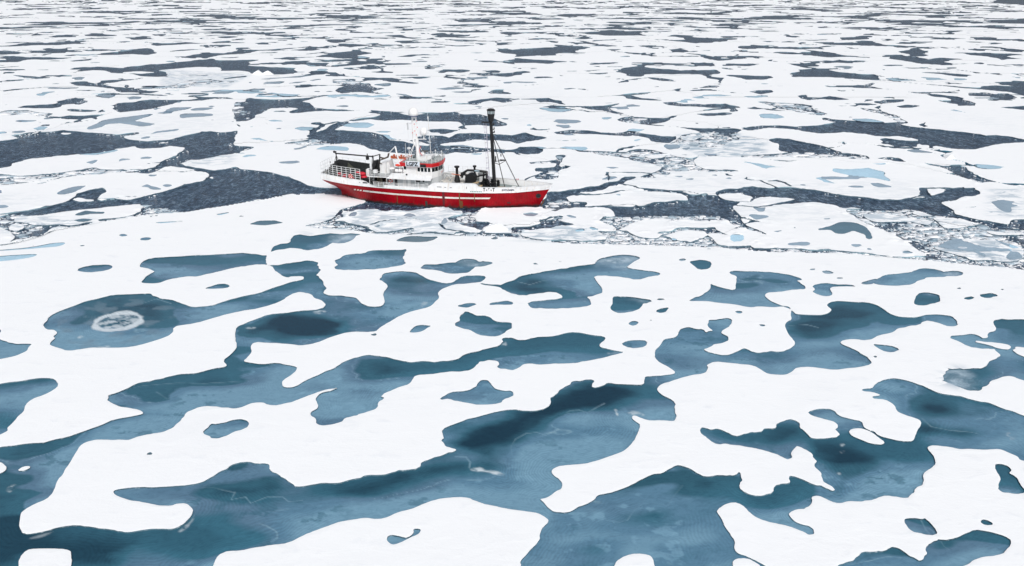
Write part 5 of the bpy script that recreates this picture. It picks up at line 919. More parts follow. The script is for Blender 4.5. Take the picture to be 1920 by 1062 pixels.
ship.location = (float(SHIP_A[0]), float(SHIP_A[1]), 0); ship.rotation_euler = (0, 0, yaw)
tag(ship, 'red and white fishing ship with black foremast lying among the ice floes', 'ship')
it = np.interp
def zb(x): return it(x, [-1.6, 3, 8.2, 14, 26, 32, 37.2], [3.39, 3.02, 2.84, 2.76, 2.70, 2.76, 3.06])
def ztopb(x): return it(x, [-1.6, 6.3, 6.9, 8.3, 17.45, 17.6, 18.5, 25.2, 26.0, 31, 37.2], [4.38, 3.83, 3.75, 2.90, 2.82, 3.35, 4.14, 4.2, 3.60, 3.62, 3.88])
def xa(z): return it(z, [-.8, 0, 1.2, 1.9, 2.5, 3.39, 6], [1.3, 1.0, .85, .6, -.35, -1.5, -1.65])
def xf(z): return 34.7 + (z*.57 if z > 0 else z*1.0)
SS = [0, .05, .1, .2, .3, .5, .6, .7, .78, .86, .92, .96, .985, 1]
BD = [2.4, 3.05, 3.45, 3.85, 4.0, 4.05, 3.95, 3.6, 3.15, 2.35, 1.5, .85, .38, .03]
BW = [.12, .5, 1.5, 3.0, 3.7, 3.85, 3.75, 3.2, 2.5, 1.45, .75, .35, .15, .02]
def hb_(s, z):
    g = max(0, min(1, (z+.3)/3.0)); g = g**.75
    if z > 3: g = 1 + (z-3)*.05*max(0, s-.6)/.4*4
    e = it(s, SS, BD); w_ = it(s, SS, BW); back = max(0., 1 - s/.12)
    g2 = max(0, min(1, (z-1.2)/1.9)) ; gg = g*(1-back) + g2**.7*back
    return w_ + (e-w_)*gg
def hp(s, z, side, off=0.): return (xa(z) + s*(xf(z)-xa(z)), side*(hb_(s, z)+off), z)
def side_y(x, z): s = (x-xa(z))/(xf(z)-xa(z)); return hb_(max(0, min(1, s)), z)
NS = 72; sl_ = [(i/NS) for i in range(NS+1)]
def shell(z0f, z1f, nz, off=0., inward=False, both=True, s0=0., s1=1.):
    b = MB(); ss = [s0 + (s1-s0)*q for q in sl_]
    for side in (-1, 1):
        n0 = len(b.v); v = []
        for s in ss:
            x_ = -1.5 + s*38.6
            a, c = z0f(x_), z1f(x_)
            for k in range(nz+1): v.append(hp(s, a + (c-a)*k/nz, side, off))
        f = []
        for i in range(NS):
            for k in range(nz):
                q = (i*(nz+1)+k, (i+1)*(nz+1)+k, (i+1)*(nz+1)+k+1, i*(nz+1)+k+1)
                f.append(q if (side < 0) != inward else q[::-1])
        b.add(v, f)
    return b
h = shell(lambda x: -.8, zb, 9)
tr = []
for k in range(10):
    z = -.8 + (zb(-1.5)+.8)*k/9; tr.append((xa(z), hb_(0, z), z))
h.add([(x, -y, z) for x, y, z in tr] + tr, [(k, k+1, k+11, k+10) for k in range(9)])
hull = h.build('hull', RED, ship, True)
bw = shell(lambda x: zb(x)+.0, ztopb, 3, .025)
bi = shell(lambda x: zb(x)-.05, ztopb, 3, -.08, True); bw.add(bi.v, bi.f)
cap = MB()
for side in (-1, 1):
    v = []
    for s in sl_:
        z = ztopb(-1.5 + s*38.6); v += [hp(s, z, side, .06), hp(s, z+.035, side, .06), hp(s, z+.035, side, -.11), hp(s, z, side, -.11)]
    f = [(i*4+k, (i+1)*4+k, (i+1)*4+(k+1)%4, i*4+(k+1)%4) if side < 0 else (i*4+(k+1)%4, (i+1)*4+(k+1)%4, (i+1)*4+k, i*4+k) for i in range(NS) for k in range(4)]
    cap.add(v, f)
za, zt_ = zb(-1.5), ztopb(-1.5)
bw.add([(-1.54, -2.4, za), (-1.56, -2.4, zt_), (-1.56, 2.4, zt_), (-1.54, 2.4, za)], [(0,1,2,3)]).add([(-1.46, -2.4, za), (-1.48, -2.4, zt_), (-1.48, 2.4, zt_), (-1.46, 2.4, za)], [(3,2,1,0)])
# stiffeners on the inner face of the bulwark
for side in (-1, 1):
    for q in np.arange(26.6, 36.4, .62):
        s = (q+1.5)/38.6; y = hb_(s, 3.3)-.1
        if y > .3: bw.box(q, q+.06, side*y-.09*(side > 0), side*y+.09*(side < 0), zb(q)+.02, ztopb(q)-.02)
bulw = bw.build('bulwark', WHITE, ship, False); cap.build('cap_rail', GAL, bulw)
d = MB(); v = []
for s in sl_:
    z = zb(-1.5+s*38.6)-.03; v += [hp(s, z, -1, -.05), hp(s, z, 1, -.05)]
d.add(v, [(2*i, 2*i+2, 2*i+3, 2*i+1) for i in range(NS)]); d.build('deck', DECKM, ship)
# rubbing strake and the white stripe with its three slashes
b = MB()
for side in (-1, 1):
    v = []
    for s in sl_:
        z = zb(-1.5+s*38.6); v += [hp(s, z-.05, side, .02), hp(s, z-.05, side, .07), hp(s, z+.02, side, .07), hp(s, z+.02, side, .02)]
    b.add(v, [(i*4+k, (i+1)*4+k, (i+1)*4+(k+1)%4, i*4+(k+1)%4) for i in range(NS) for k in range(3)])
b.build('rubbing_strake', WHITE, ship)
def band(x0, x1, h_=.27, sl=.22, n=None):
    b = MB(); n = n or max(1, int((x1-x0)/.5))
    for side in (-1, 1):
        v = []
        for i in range(n+1):
            x = x0 + (x1-x0)*i/n; zc = it(x, [4, 12, 20, 28], [2.10, 1.86, 1.74, 1.80])
            for k, dz in ((0, -h_/2), (1, h_/2)):
                xx = x + sl*k; v.append((xx, side*(side_y(xx, zc+dz)+.02), zc+dz))
        b.add(v, [(2*i, 2*i+2, 2*i+3, 2*i+1) if side < 0 else (2*i+1, 2*i+3, 2*i+2, 2*i) for i in range(n)])
    return b
band(6.1, 27.3).build('hull_stripe', STRIPE, ship)
for q in (4.45, 5.0, 5.52): band(q, q+.34, n=1).build('hull_slash', STRIPE, ship)
def streak(x, w_, z0, z1, m, name='rust_streak', lean=0.):
    b = MB(); n = 6; v = []
    for k in range(n+1):
        z = z0 + (z1-z0)*k/n; ww = w_*(1 - .55*abs(k/n-.6)); xx = x + lean*k/n
        for q in (-ww, ww): v.append((xx+q, -(side_y(xx+q, z)+.026), z))
    b.add(v, [(2*k, 2*k+1, 2*k+3, 2*k+2) for k in range(n)]); return b.build(name, m, hull)
OLDP = paint('old_dark_paint', (.10, .004, .008), .5, (.04, .03, .03), .7); SCR = paint('rusty_scrape', (.17, .07, .02), .7, (.05, .04, .03), .9, (1,1,1), 3.)
streak(20.0, .22, .35, 2.72, OLDP, 'repair_plate'); streak(17.1, .2, .15, 1.0, paint('green_slime', (.03, .05, .045), .6)); streak(22.6, .10, .3, 2.75, SCR); streak(22.8, .3, .1, 1.3, SCR); streak(30.2, .3, .75, 1.1, OLDP); streak(25.0, .07, 1.2, 2.7, SCR); streak(12.2, .08, .3, 1.6, SCR); streak(35.1, .1, .2, 1.2, SCR, lean=.5); streak(27.8, .5, .05, .5, OLDP); streak(9.2, .35, .2, .6, OLDP); streak(14.5, .5, .1, .5, OLDP); streak(31.8, .6, .05, .45, OLDP)
def letters(txt, size, m, parent, place, name='lettering', label=None, bold=.0, sx=1.0):
    cu = bpy.data.curves.new('t', 'FONT'); cu.body = txt; cu.size = size*K; cu.offset = bold*K; cu.extrude = .004
    ob = bpy.data.objects.new('t', cu); scn.collection.objects.link(ob); bpy.context.view_layer.update()
    me = bpy.data.meshes.new_from_object(ob.evaluated_get(bpy.context.evaluated_depsgraph_get())); me.name = name
    bpy.data.objects.remove(ob); co = np.array([q.co[:] for q in me.vertices])/K; co[:, 0] *= sx
    out = np.array([place(p[0], p[1], p[2]) for p in co])*K
    c = out.mean(0); me.vertices.foreach_set('co', (out-c).astype(np.float32).ravel()); me.update()
    me.materials.clear(); me.materials.append(m)
    o = bpy.data.objects.new(name, me); scn.collection.objects.link(o); o.parent = parent
    o.location = c if parent is ship else c - np.array(parent.location)
    if label: o['label'] = label
    return o
def on_hull(x0, z0): return lambda a, b_, c_: (x0 + a, -(side_y(x0+a, z0+b_) + .045 + c_*0), z0 + b_)
letters('T - 6 - T', .74, INK, bulw, on_hull(26.4, 3.0), label='black registration letters on the bow bulwark', bold=.035, sx=.70)
letters('KVITUNGEN', .38, BLUEI, bulw, on_hull(29.3, 3.03), label='dark blue ship name on the bow bulwark', bold=.016, sx=.88)
b = MB()   # freeing slots and scuppers
for x0, x1, z in ((19.0, 19.75, 3.42), (20.2, 20.5, 3.40), (21.1, 21.4, 3.40), (.9+4.9, 5.98, 3.45)):
    b.box(x0, x1, -side_y(x0, z)-.05, -side_y(x0, z)-.0, z, z+.07)
b.box(23.75, 23.82, -side_y(23.8, 3.4)-.05, -side_y(23.8, 3.4), 3.3, 3.65)
b.box(6.45, 7.25, -side_y(6.8, 3.5)-.05, -side_y(6.8, 3.5)+.1, 3.38, 3.58)
b.build('scupper', INK, bulw)
b = MB()
for k in range(7): b.box(24.35+k*.27, 24.53+k*.27, -side_y(24.5+k*.27, 2.85)-.05, -side_y(24.5+k*.27, 2.85), 2.80, 2.97)
b.build('draught_plate', paint('sea_green_paint', (.16, .34, .32), .5), bulw)
# anchor in its pocket
for side in (-1,):
    ya = side_y(34.75, 1.95); b = MB(); v = [(34.75+.40*math.cos(a), side*(side_y(34.75+.40*math.cos(a), 1.95+.40*math.sin(a))+.03), 1.95+.40*math.sin(a)) for a in np.linspace(0, 2*math.pi, 15)[:-1]]
    b.add(v, [tuple(range(14))]); pk = b.build('anchor_pocket', TARP, hull)
    b = MB().tube((34.75, -ya-.1, 1.75), (34.8, -ya-.12, 2.25), .05); b.path([(34.45, -ya-.1, 2.0), (34.6, -ya-.16, 1.72), (34.75, -ya-.18, 1.68), (34.92, -ya-.1, 1.74), (35.02, -ya-.05, 2.02)], .06); b.build('anchor', BLACK, ship)
def rails(b, path, z0, z1, nh, step, r=.025, post=.032):
    """posts and nh horizontal bars along a path of (x, y); z0 and z1 are functions of x"""
    pts = [np.array(p, float) for p in path]; acc = []
    for a, c in zip(pts[:-1], pts[1:]):
        n = max(1, int(round(np.linalg.norm(c-a)/step)))
        for k in range(n): acc.append(a + (c-a)*k/n)
    acc.append(pts[-1])
    for p in acc: b.tube((p[0], p[1], z0(p[0])), (p[0], p[1], z1(p[0])), post, n=5)
    for h_ in range(nh):
        q = (h_+1)/nh
        b.path([(p[0], p[1], z0(p[0]) + (z1(p[0])-z0(p[0]))*q) for p in acc], r, 5)
    return b
hy = lambda x: -side_y(x, 3.4)+.05
# stern: cattle-fence rails round the working deck
b = MB(); rails(b, [(x, hy(x)) for x in np.linspace(.2, 6.0, 8)], lambda x: ztopb(x), lambda x: it(x, [0, 6], [5.98, 5.62]), 5, 1.1, .038, .05); b.build('stern_fence', GAL, ship)
b = MB(); rails(b, [(.2, hy(.2)), (-1.45, -2.35), (-1.5, 2.35), (.2, -hy(.2)), (6, -hy(6))], lambda x: ztopb(x), lambda x: it(x, [-1.5, 6], [6.1, 5.3]), 3, .95, .024, .034); b.build('stern_rail', GAL, ship)
def lifebuoy(x, y, z):
    o = MB().ring((x, y, z), .26, .085).build('lifebuoy', ORNG, ship, True)
    for a in (45, 135, 225, 315):
        b = MB(); ca, sa = math.cos(R(a)), math.sin(R(a)); b.tube((x+ca*.26-sa*.05, y, z+sa*.26+ca*.05), (x+ca*.26+sa*.05, y, z+sa*.26-ca*.05), .095); b.build('white_band', WHITE, o)
    return o
lifebuoy(4.33, -side_y(4.3, 4)-.12, 4.42)
# gantry over the stern
b = MB(); b.tube((7.1, -1.5, 3.0), (7.5, -1.5, 7.45), .17, .13); b.tube((7.5, -1.5, 7.3), (.95, -1.5, 7.55), .11); b.tube((1.1, -1.5, 7.9), (1.1, -1.5, 3.3), .09)
for dx, dy in ((-.55, -.5), (.7, .4), (-.2, .9)): b.tube((1.1, -1.5, 7.3), (1.1+dx, -1.5+dy, 5.0), .04)
b.tube((7.1, 1.8, 3.0), (7.4, 1.8, 7.0), .12); b.tube((7.4, 1.8, 7.0), (7.45, -1.5, 7.3), .08)
b.ball((.8, -1.5, 7.8), .2, .2, .2); b.box(6.35, 6.75, -1.75, -1.3, 6.75, 7.35); b.box(6.5, 6.62, -1.6, -1.5, 7.3, 7.75); b.build('gantry', BLACK, ship)
b = MB().tube((7.5, -1.4, 6.7), (8.9, -1.2, 6.05), .06); b.tube((7.6, -1.4, 6.3), (8.1, -1.2, 5.0), .05); b.tube((8.3, -1.3, 6.3), (7.9, -1.2, 5.0), .04); b.build('gantry_stay', DIM, ship)
# black-walled net pen
b = MB(); b.prism([(-.35, 3.3), (5.3, 3.1), (5.3, 5.25), (-.1, 5.75), (-1.1, 5.3)], 2.2, 2.3)
b.add([(-.1, 2.2, 5.45), (-1.1, 1.2, 5.05), (-.6, -1.8, 4.7), (-.3, -1.8, 3.3), (-.3, 2.2, 3.3)], [(0,1,2,3,4), (4,3,2,1,0)]); b.box(5.2, 5.3, -2.2, 2.3, 3.1, 4.95); b.prism([(-.3, 3.3), (5.3, 3.1), (5.3, 4.1), (-.3, 4.3)], -2.3, -2.2)
for q in np.arange(.6, 5.2, .75): b.box(q, q+.05, 2.12, 2.2, 3.2, 5.2)
b.build('net_pen', TARP, ship)
b = MB(); b.add([(1.5, 2.1, 5.3), (2.7, 2.1, 4.3), (1.7, 1.0, 4.2)], [(0,1,2), (2,1,0)]); b.build('canvas_fold', paint('olive_canvas', (.09, .10, .08), .8), ship)
b = MB()
g_ = random.Random(4)
for k in range(16):
    x = g_.uniform(-.6, 5.0); y = g_.uniform(-2.9, -.6); s_ = g_.uniform(.12, .32); b.box(x, x+s_*1.6, y, y+s_*1.5, zb(x), zb(x)+s_*2.6)
for k in range(5): x = g_.uniform(-.9, 1.2); b.lathe((x, g_.uniform(-2.4, 1.0), zb(x)), [(.12, 0), (.15, .3), (.1, .55)], 10)
b.build('deck_gear', paint('blue_grey_gear', (.13, .18, .24), .6, (.3, .05, .04), .8, (1,1,1), 1.2), ship)
b = MB()
for k in range(6): x = g_.uniform(1.6, 4.8); b.box(x, x+.5, -3.0+g_.uniform(0, .3), -2.5, 3.9+g_.uniform(-.5, .6), 4.15+g_.uniform(-.5, .6))
b.build('red_gear', RBAG, ship)
for k, (x, y, z, a, c) in enumerate(((5.95, -2.7, 4.65, .62, .30), (6.25, -2.75, 4.12, .55, .30), (5.2, -2.5, 4.8, .45, .2))): MB().ball((x, y, z), a, .5, c).build('red_float', RBAG, ship, True)
b = MB(); b.box(6.3, 6.7, -1.9, -.9, 3.0, 5.2); b.prism([(6.5, 3.4), (6.85, 5.4), (7.0, 5.4), (6.9, 3.4)], -2.4, -1.8); b.build('net_hauler', WHITE, ship)
b = MB(); b.box(6.2, 7.2, -3.3, -2.4, 3.0, 4.1); b.box(6.9, 7.5, 0, 1.6, 3.0, 4.7); b.build('winch', BLACK, ship)
b = MB().path([(-1.2, -1.6, 4.2), (-1.1, -1.4, 4.8)], .1); b.ball((-.1, -1.2, 5.5), .14, .14, .14); b.tube((-.1, -1.2, 3.4), (-.1, -1.2, 5.5), .04); b.tube((-.2, -1.2, 5.8), (-.2, -1.2, 6.1), .06); b.build('stern_lamp', BLACK, ship)
b = MB()
for k in range(12): z = 3.3 + k*.32; b.tube((7.5, -2.3, z), (7.5, -1.8, z), .02, n=5); 
b.tube((7.5, -2.3, 3.2), (7.5, -2.3, 7.1), .03).tube((7.5, -1.8, 3.2), (7.5, -1.8, 7.1), .03); b.build('ladder', GAL, ship)
# lower deckhouse, open shelter under the boat deck
b = MB().box(10.45, 17.9, -2.8, 2.8, 2.7, 4.42); b.plan([(17.8, -2.75), (18.5, -1.5), (18.75, 0), (18.5, 1.5), (17.8, 2.75)], 2.7, 4.5); house = b.build('deckhouse', GREY2, ship)
MB().box(11.5, 11.98, -2.84, -2.78, 2.8, 4.15).build('door', INK, house)
for x in (16.4,):
    MB().tube((x, -2.86, 3.95), (x, -2.78, 3.95), .15, n=12).build('porthole', GLASS, house)
for x in (12.9, 13.7): MB().prism([(x, 2.85), (x+.55, 2.85), (x+.55, 4.1), (x, 4.1)], -2.83, -2.79).build('door', WHITE, house)
lifebuoy(10.85, -2.92, 3.72)
b = MB(); b.box(7.7, 10.4, .6, .7, 2.7, 4.4); b.build('shelter_wall', DIM, ship)
b = MB(); 
for k in range(12): x = g_.uniform(7.8, 10.0); y = g_.uniform(-2.4, .2); s_ = g_.uniform(.15, .35); b.box(x, x+s_, y, y+s_, 2.8, 2.8+g_.uniform(.4, 1.3))
b.tube((9.2, -2.2, 2.8), (8.9, -2.2, 4.4), .1); b.tube((9.9, -2.4, 2.8), (9.9, -2.4, 4.4), .12); b.build('fish_gear', paint('mixed_gear', (.16, .14, .10), .6, (.4, .33, .2), .9, (1,1,1), 1.5), ship)
b = MB().box(7.4, 17.9, -3.65, 3.65, 4.42, 4.53); bd_ = b.build('boat_deck', WHITE, ship)
MB().box(7.45, 13.0, -3.6, 3.6, 4.535, 4.55).build('deck_plating', STEEL, bd_)
b = MB().prism([(10.5, 4.30), (17.9, 4.26), (17.95, 5.0), (14.6, 5.30), (11.45, 5.24)], -3.72, -3.62); b.prism([(10.5, 4.30), (17.9, 4.26), (17.95, 5.0), (14.6, 5.30), (11.45, 5.24)], 3.62, 3.72); b.build('side_screen', WHITE, ship)
b = MB()
for x in (7.5, 10.45, 14.2, 15.3): b.tube((x, -3.6, 2.85), (x, -3.6, 4.42), .05)
b.box(15.6, 15.75, -3.4, -3.3, 2.8, 3.95); b.build('deck_post', GAL, ship)
b = MB().box(15.3, 15.95, -3.45, -3.2, 3.9, 4.15); b.tube((17.6, -3.5, 4.2), (17.6, -3.5, 4.45), .15); b.tube((13.8, -3.75, 5.1), (14.05, -3.75, 5.15), .12); b.build('floodlight', BLACK, ship)
b = MB(); rails(b, [(x, hy(x)) for x in np.linspace(8.3, 17.5, 12)], lambda x: ztopb(x), lambda x: it(x, [8, 16.3, 17.6], [3.72, 3.62, 3.95]), 4, .84, .03, .036)
b.prism([(10.1, 2.87), (17.5, 2.84), (17.5, 3.2), (10.1, 3.26)], hy(12)-.015, hy(12)+.015); b.build('side_rail', WHITE, ship)
b = MB(); rails(b, [(x, -hy(x)) for x in np.linspace(8.3, 17.5, 12)], lambda x: ztopb(x), lambda x: 3.7, 3, .84); rails(b, [(x, -hy(x)) for x in np.linspace(18.6, 25.2, 9)], lambda x: ztopb(x), lambda x: 5.15, 3, .84, .018, .022); b.build('port_rail', GAL, ship)
b = MB(); rails(b, [(11.3, -3.6), (7.45, -3.6), (7.45, 3.6), (11.3, 3.6)], lambda x: 4.53, lambda x: 5.35, 3, .95, .024, .03); b.build('boat_deck_rail', GAL, ship)
# machinery casing and gear on the boat deck
b = MB().prism([(8.45, 4.53), (9.5, 4.53), (9.5, 6.35), (8.6, 6.2), (8.45, 5.9)], -1.1, 1.0); b.prism([(9.55, 4.53), (10.35, 4.53), (10.0, 6.5), (9.55, 6.45)], -1.0, .8); b.build('engine_casing', WHITE, ship)
MB().box(8.1, 8.7, -3.3, -2.8, 4.95, 5.5).build('white_locker', WHITE, ship)
MB().lathe((10.85, -1.9, 4.53), [(.42, 0), (.42, .95), (.5, 1.0), (.48, 1.12), (.15, 1.25)], 16).build('vent_trunk', WHITE, ship, True)
b = MB().tube((11.75, -2.9, 5.45), (12.9, -2.9, 5.45), .30, n=14); raft_ = b.build('liferaft_canister', WHITE, ship); MB().tube((12.28, -2.9, 5.45), (12.36, -2.9, 5.45), .315, n=14).build('strap', STEEL, raft_)
b = MB().ball((11.7, -1.5, 6.05), .45, .35, .22); b.ball((12.3, -1.4, 6.1), .3, .3, .25); b.build('orange_float', ORNG, ship, True)
b = MB(); b.prism([(7.15, 4.6), (7.55, 4.6), (8.2, 6.5), (8.05, 6.8), (7.65, 6.6)], -2.0, -1.5); b.prism([(7.9, 4.6), (8.25, 4.6), (8.35, 6.7), (8.05, 6.75), (7.6, 6.0)], -1.4, -.9); b.box(7.2, 8.3, -2.0, -.9, 4.55, 5.1); b.build('deck_crane_base', BLACK, ship)
b = MB().path([(12.05, -1.5, 4.53), (12.0, -1.5, 6.2), (11.4, -1.5, 9.15)], .13, 8); b.tube((11.4, -1.5, 9.1), (10.25, -1.5, 7.95), .07); b.build('cargo_crane', WHITE, ship)
b = MB().path([(10.25, -1.5, 7.95), (10.1, -1.5, 7.35), (9.4, -1.5, 7.05), (8.8, -1.5, 7.2)], .14); b.tube((10.1, -1.5, 7.3), (8.7, -1.5, 6.75), .09); b.build('grapple', DIM, ship)
b = MB()
for k in range(9): b.box(9.9+k*.42, 10.12+k*.42, .2, .6, 6.9+.12*(k % 3), 7.15+.12*((k*2) % 3))
b.box(9.9, 13.8, .2, 1.2, 6.75, 6.9); b.build('orange_rack', RUST, ship)
b = MB()
for x in (10.1, 11.6, 13.4): b.tube((x, .3, 4.5), (x, .3, 6.8), .05)
b.box(9.9, 13.6, .26, .34, 6.6, 6.7); b.box(12.6, 14.0, -.66, .3, 6.62, 6.72)
for x in (12.9, 13.15, 13.4, 13.65, 13.9): b.tube((x, -.6, 6.7), (x, -.6, 7.9 if x != 13.4 else 8.6), .045)
b.lathe((13.4, -.6, 8.55), [(.1, 0), (.32, .08), (.32, .28), (.1, .35)], 12); b.tube((12.6, 0, 6.7), (12.6, 0, 9.4), .03); b.build('aerial_rack', GAL, ship)
# bridge
pl = [(13.05, -2.8), (17.8, -2.8), (18.5, -1.5), (18.75, 0), (18.5, 1.5), (17.8, 2.8), (13.05, 2.8)]
bridge = MB().plan(pl, 4.5, 6.28).build('bridge', WHITE, ship)
for x0 in (15.47, 16.04, 16.62, 17.2): MB().prism([(x0, 5.5), (x0+.40, 5.5), (x0+.40, 6.12), (x0, 6.12)], -2.83, -2.79).build('window', GLASS, bridge)
MB().prism([(13.15, 5.75), (13.55, 5.75), (13.55, 6.3), (13.15, 6.3)], -2.83, -2.79).build('window', GLASS, bridge)
for (xa_, ya_), (xb_, yb_) in zip(pl[1:5], pl[2:6]):
    for q0, q1 in ((.06, .47), (.53, .94)):
        p = [(xa_+(xb_-xa_)*q, ya_+(yb_-ya_)*q) for q in (q0, q1)]; nx, ny = (yb_-ya_), -(xb_-xa_); L_ = math.hypot(nx, ny); nx, ny = nx/L_*.03, ny/L_*.03
        MB().add([(p[0][0]+nx, p[0][1]+ny, 5.5), (p[1][0]+nx, p[1][1]+ny, 5.5), (p[1][0]+nx, p[1][1]+ny, 6.13), (p[0][0]+nx, p[0][1]+ny, 6.13), (p[0][0], p[0][1], 5.5), (p[1][0], p[1][1], 5.5), (p[1][0], p[1][1], 6.13), (p[0][0], p[0][1], 6.13)], [(0,1,2,3), (0,4,5,1), (3,2,6,7), (1,5,6,2), (0,3,7,4)]).build('window', GLASS, bridge)
MB().plan([(12.75, -2.95), (17.95, -2.95), (18.7, -1.6), (18.95, 0), (18.7, 1.6), (17.95, 2.95), (12.75, 2.95)], 6.28, 6.86, .055).build('visor', VISOR, bridge)
MB().plan([(12.85, -2.9), (17.9, -2.9), (18.6, -1.6), (18.85, 0), (18.6, 1.6), (17.9, 2.9), (12.85, 2.9)], 6.865, 6.9).build('bridge_roof', DECKM, bridge)
MB().prism([(18.62, 4.95), (18.72, 4.95), (18.72, 5.1), (18.62, 5.1)], -.4, .4).build('bridge_emblem', VISOR, bridge)
b = MB(); rails(b, [(14.2, -2.85), (17.9, -2.9), (18.7, -1.6), (18.95, 0), (18.7, 1.6), (17.9, 2.9), (13, 2.9)], lambda x: 6.9, lambda x: 7.6, 3, .8, .022, .028); b.build('roof_rail', GAL, bridge)
b = MB().prism([(14.9, 6.9), (16.4, 6.9), (17.3, 7.25), (17.35, 7.75), (15.1, 7.35)], -1.2, .6); b.build('roof_housing', WHITE, bridge)
for k in range(12):
    x = g_.uniform(16.4, 18.4); y = -2.0+k*.36; s_ = g_.uniform(.08, .2); MB().box(x, x+s_, y, y+s_, 6.9, 6.95+g_.uniform(.2, .7)).box(x-.06, x+s_+.06, y-.06, y+s_+.06, 6.88, 6.98).build('roof_gear', STEEL, bridge)
b = MB()
for x, y, h_ in ((18.5, .6, 1.3), (17.2, 1.5, 1.2), (16.6, -1.9, .9)): b.tube((x, y, 6.9), (x, y, 6.9+h_), .035); b.ball((x, y, 6.9+h_), .12, .12, .14)
b.build('roof_lamp', WHITE, bridge)
b = MB().box(13.6, 16.02, -3.26, -3.16, 6.34, 7.2); nb = b.build('name_board', GAL, ship)
MB().box(13.68, 15.94, -3.285, -3.262, 6.41, 7.13).build('board_face', BOARD, nb)
letters('LGPZ', .86, INK, nb, lambda a, b_, c_: (13.78+a, -3.30-c_*0, 6.47+b_), label='large black call sign letters', bold=.035, sx=.93)
MB().box(16.05, 17.0, -3.24, -3.14, 6.3, 6.75).build('side_light_box', BLACK, ship)
# aft mast
b = MB().tube((14.7, 0, 6.9), (14.62, 0, 10.2), .34, .24, 12); b.tube((14.05, 0, 9.4), (13.98, 0, 13.7), .17, .14); b.tube((14.62, 0, 10.0), (14.58, 0, 13.7), .14, .10)
b.tube((14.0, 0, 9.6), (14.65, 0, 8.6), .13)
for k in range(12): b.tube((14.03, 0, 9.9+k*.32), (14.6, 0, 9.9+k*.32), .035, n=5)
b.tube((13.9, 0, 10.15), (16.2, 0, 10.15), .07); b.tube((14.7, 0, 9.2), (16.6, 0, 9.2), .06); b.tube((14.8, -.3, 9.9), (16.4, .2, 9.3), .03)
for x in (13.1, 13.5, 15.9): b.tube((14.4, 0, 9.9), (x, .8 if x > 14 else -.9, 6.9), .045)
b.tube((13.9, 0, 13.65), (14.7, 0, 13.65), .12); mast = b.build('aft_mast', WHITE, ship)
b = MB().lathe((14.2, 0, 13.78), [(.55, 0), (.78, .12), (.80, .55), (.72, .95), (.5, 1.25), (.2, 1.4), (.02, 1.43)], 22); b.build('radome', WHITE, mast, True)
MB().lathe((14.2, 0, 13.82), [(.81, .0), (.82, .10)], 22).build('blue_band', BLUEI, mast)
b = MB().lathe((15.8, 0, 10.2), [(.28, 0), (.1, .15), (.1, .55), (.5, .7), (.6, .95), (.6, 1.3), (.45, 1.65), (.2, 1.82), (.02, 1.86)], 20); b.build('radome', WHITE, mast, True)
b = MB().box(13.1, 13.16, -.3, .3, 11.6, 12.7); b.tube((13.1, -.3, 11.7), (14, 0, 11.7), .03); b.tube((13.1, .3, 12.6), (14, 0, 12.6), .03); b.build('mast_frame', GAL, mast)
b = MB().box(15.3, 16.5, -.12, .0, 8.2, 8.36); b.tube((15.9, -.06, 7.9), (15.9, -.06, 8.2), .1); b.build('radar_scanner', DIM, mast)
b = MB().lathe((15.5, .3, 7.7), [(.3, 0), (.45, .1), (.3, .3)], 14); b.build('satellite_dish', WHITE, mast)
b = MB()
for x, z in ((14.75, 13.0), (14.3, 12.5), (14.8, 12.0), (14.35, 11.4), (13.95, 11.1), (14.6, 10.8)): b.box(x, x+.09, -.25, -.14, z, z+.14)
b.path([(15.3, -.2, 9.0), (15.05, -.2, 8.5), (15.1, -.2, 8.0), (15.5, -.2, 7.5)], .035); b.build('signal_lamp', ORNG, mast)
b = MB().path([(16.6, 1, 6.9), (16.45, 1, 10.2), (16.3, 1, 13.4)], .05); b.tube((16.3, 1, 13.4), (16.2, 1, 16.6), .014, n=5); b.lathe((16.3, 1, 13.2), [(.07, 0), (.1, .3), (.05, .5)], 8); b.tube((13.0, .8, 6.9), (12.9, .8, 11.5), .012, n=5); b.build('whip_aerial', WHITE, ship)
# cargo deck forward of the bridge
b = MB().box(18.9, 21.0, -3.4, 3.0, 2.7, 3.5); b.box(21.0, 22.2, -2.2, 2.4, 2.7, 3.35); b.prism([(18.8, 3.5), (20.6, 3.5), (20.2, 3.8), (19.0, 3.9)], -2.0, 1.8); b.build('hatch', paint('pale_deck', (.55, .54, .50), .7, (.35, .25, .15), .6), ship)
b = MB()
for k in range(22): x = g_.uniform(18.9, 21.2); y = g_.uniform(-2.9, 2.4); s_ = g_.uniform(.1, .28); b.box(x, x+s_*1.4, y, y+s_, 3.5, 3.5+g_.uniform(.15, .6))
b.tube((18.8, -.6, 5.0), (20.4, -.4, 4.75), .12); b.tube((19.6, -.6, 4.6), (20.4, -.8, 3.9), .09); b.tube((19.0, -1.2, 3.6), (19.8, -1.2, 4.6), .08); b.build('anchor_winch', STEEL, ship)
MB().tube((20.3, -.4, 4.8), (22.0, 0, 4.55), .07).build('rusty_pipe', RUST, ship)
def cowl(x, y, z0, z1, r, c):
    b = MB().lathe((x, y, 0), [(r*2.6, z0), (r*2.2, z0+.5), (r*1.5, z0+1.2), (r, z0+1.6), (r, z1-.32), (c*.7, z1-.3), (c, z1-.22), (c, z1-.02), (c*.8, z1)], 14); b.build('ventilator', BLACK, ship, True)
cowl(21.2, 0, 3.2, 6.05, .22, .42); cowl(23.8, 1.4, 3.2, 5.95, .17, .30)
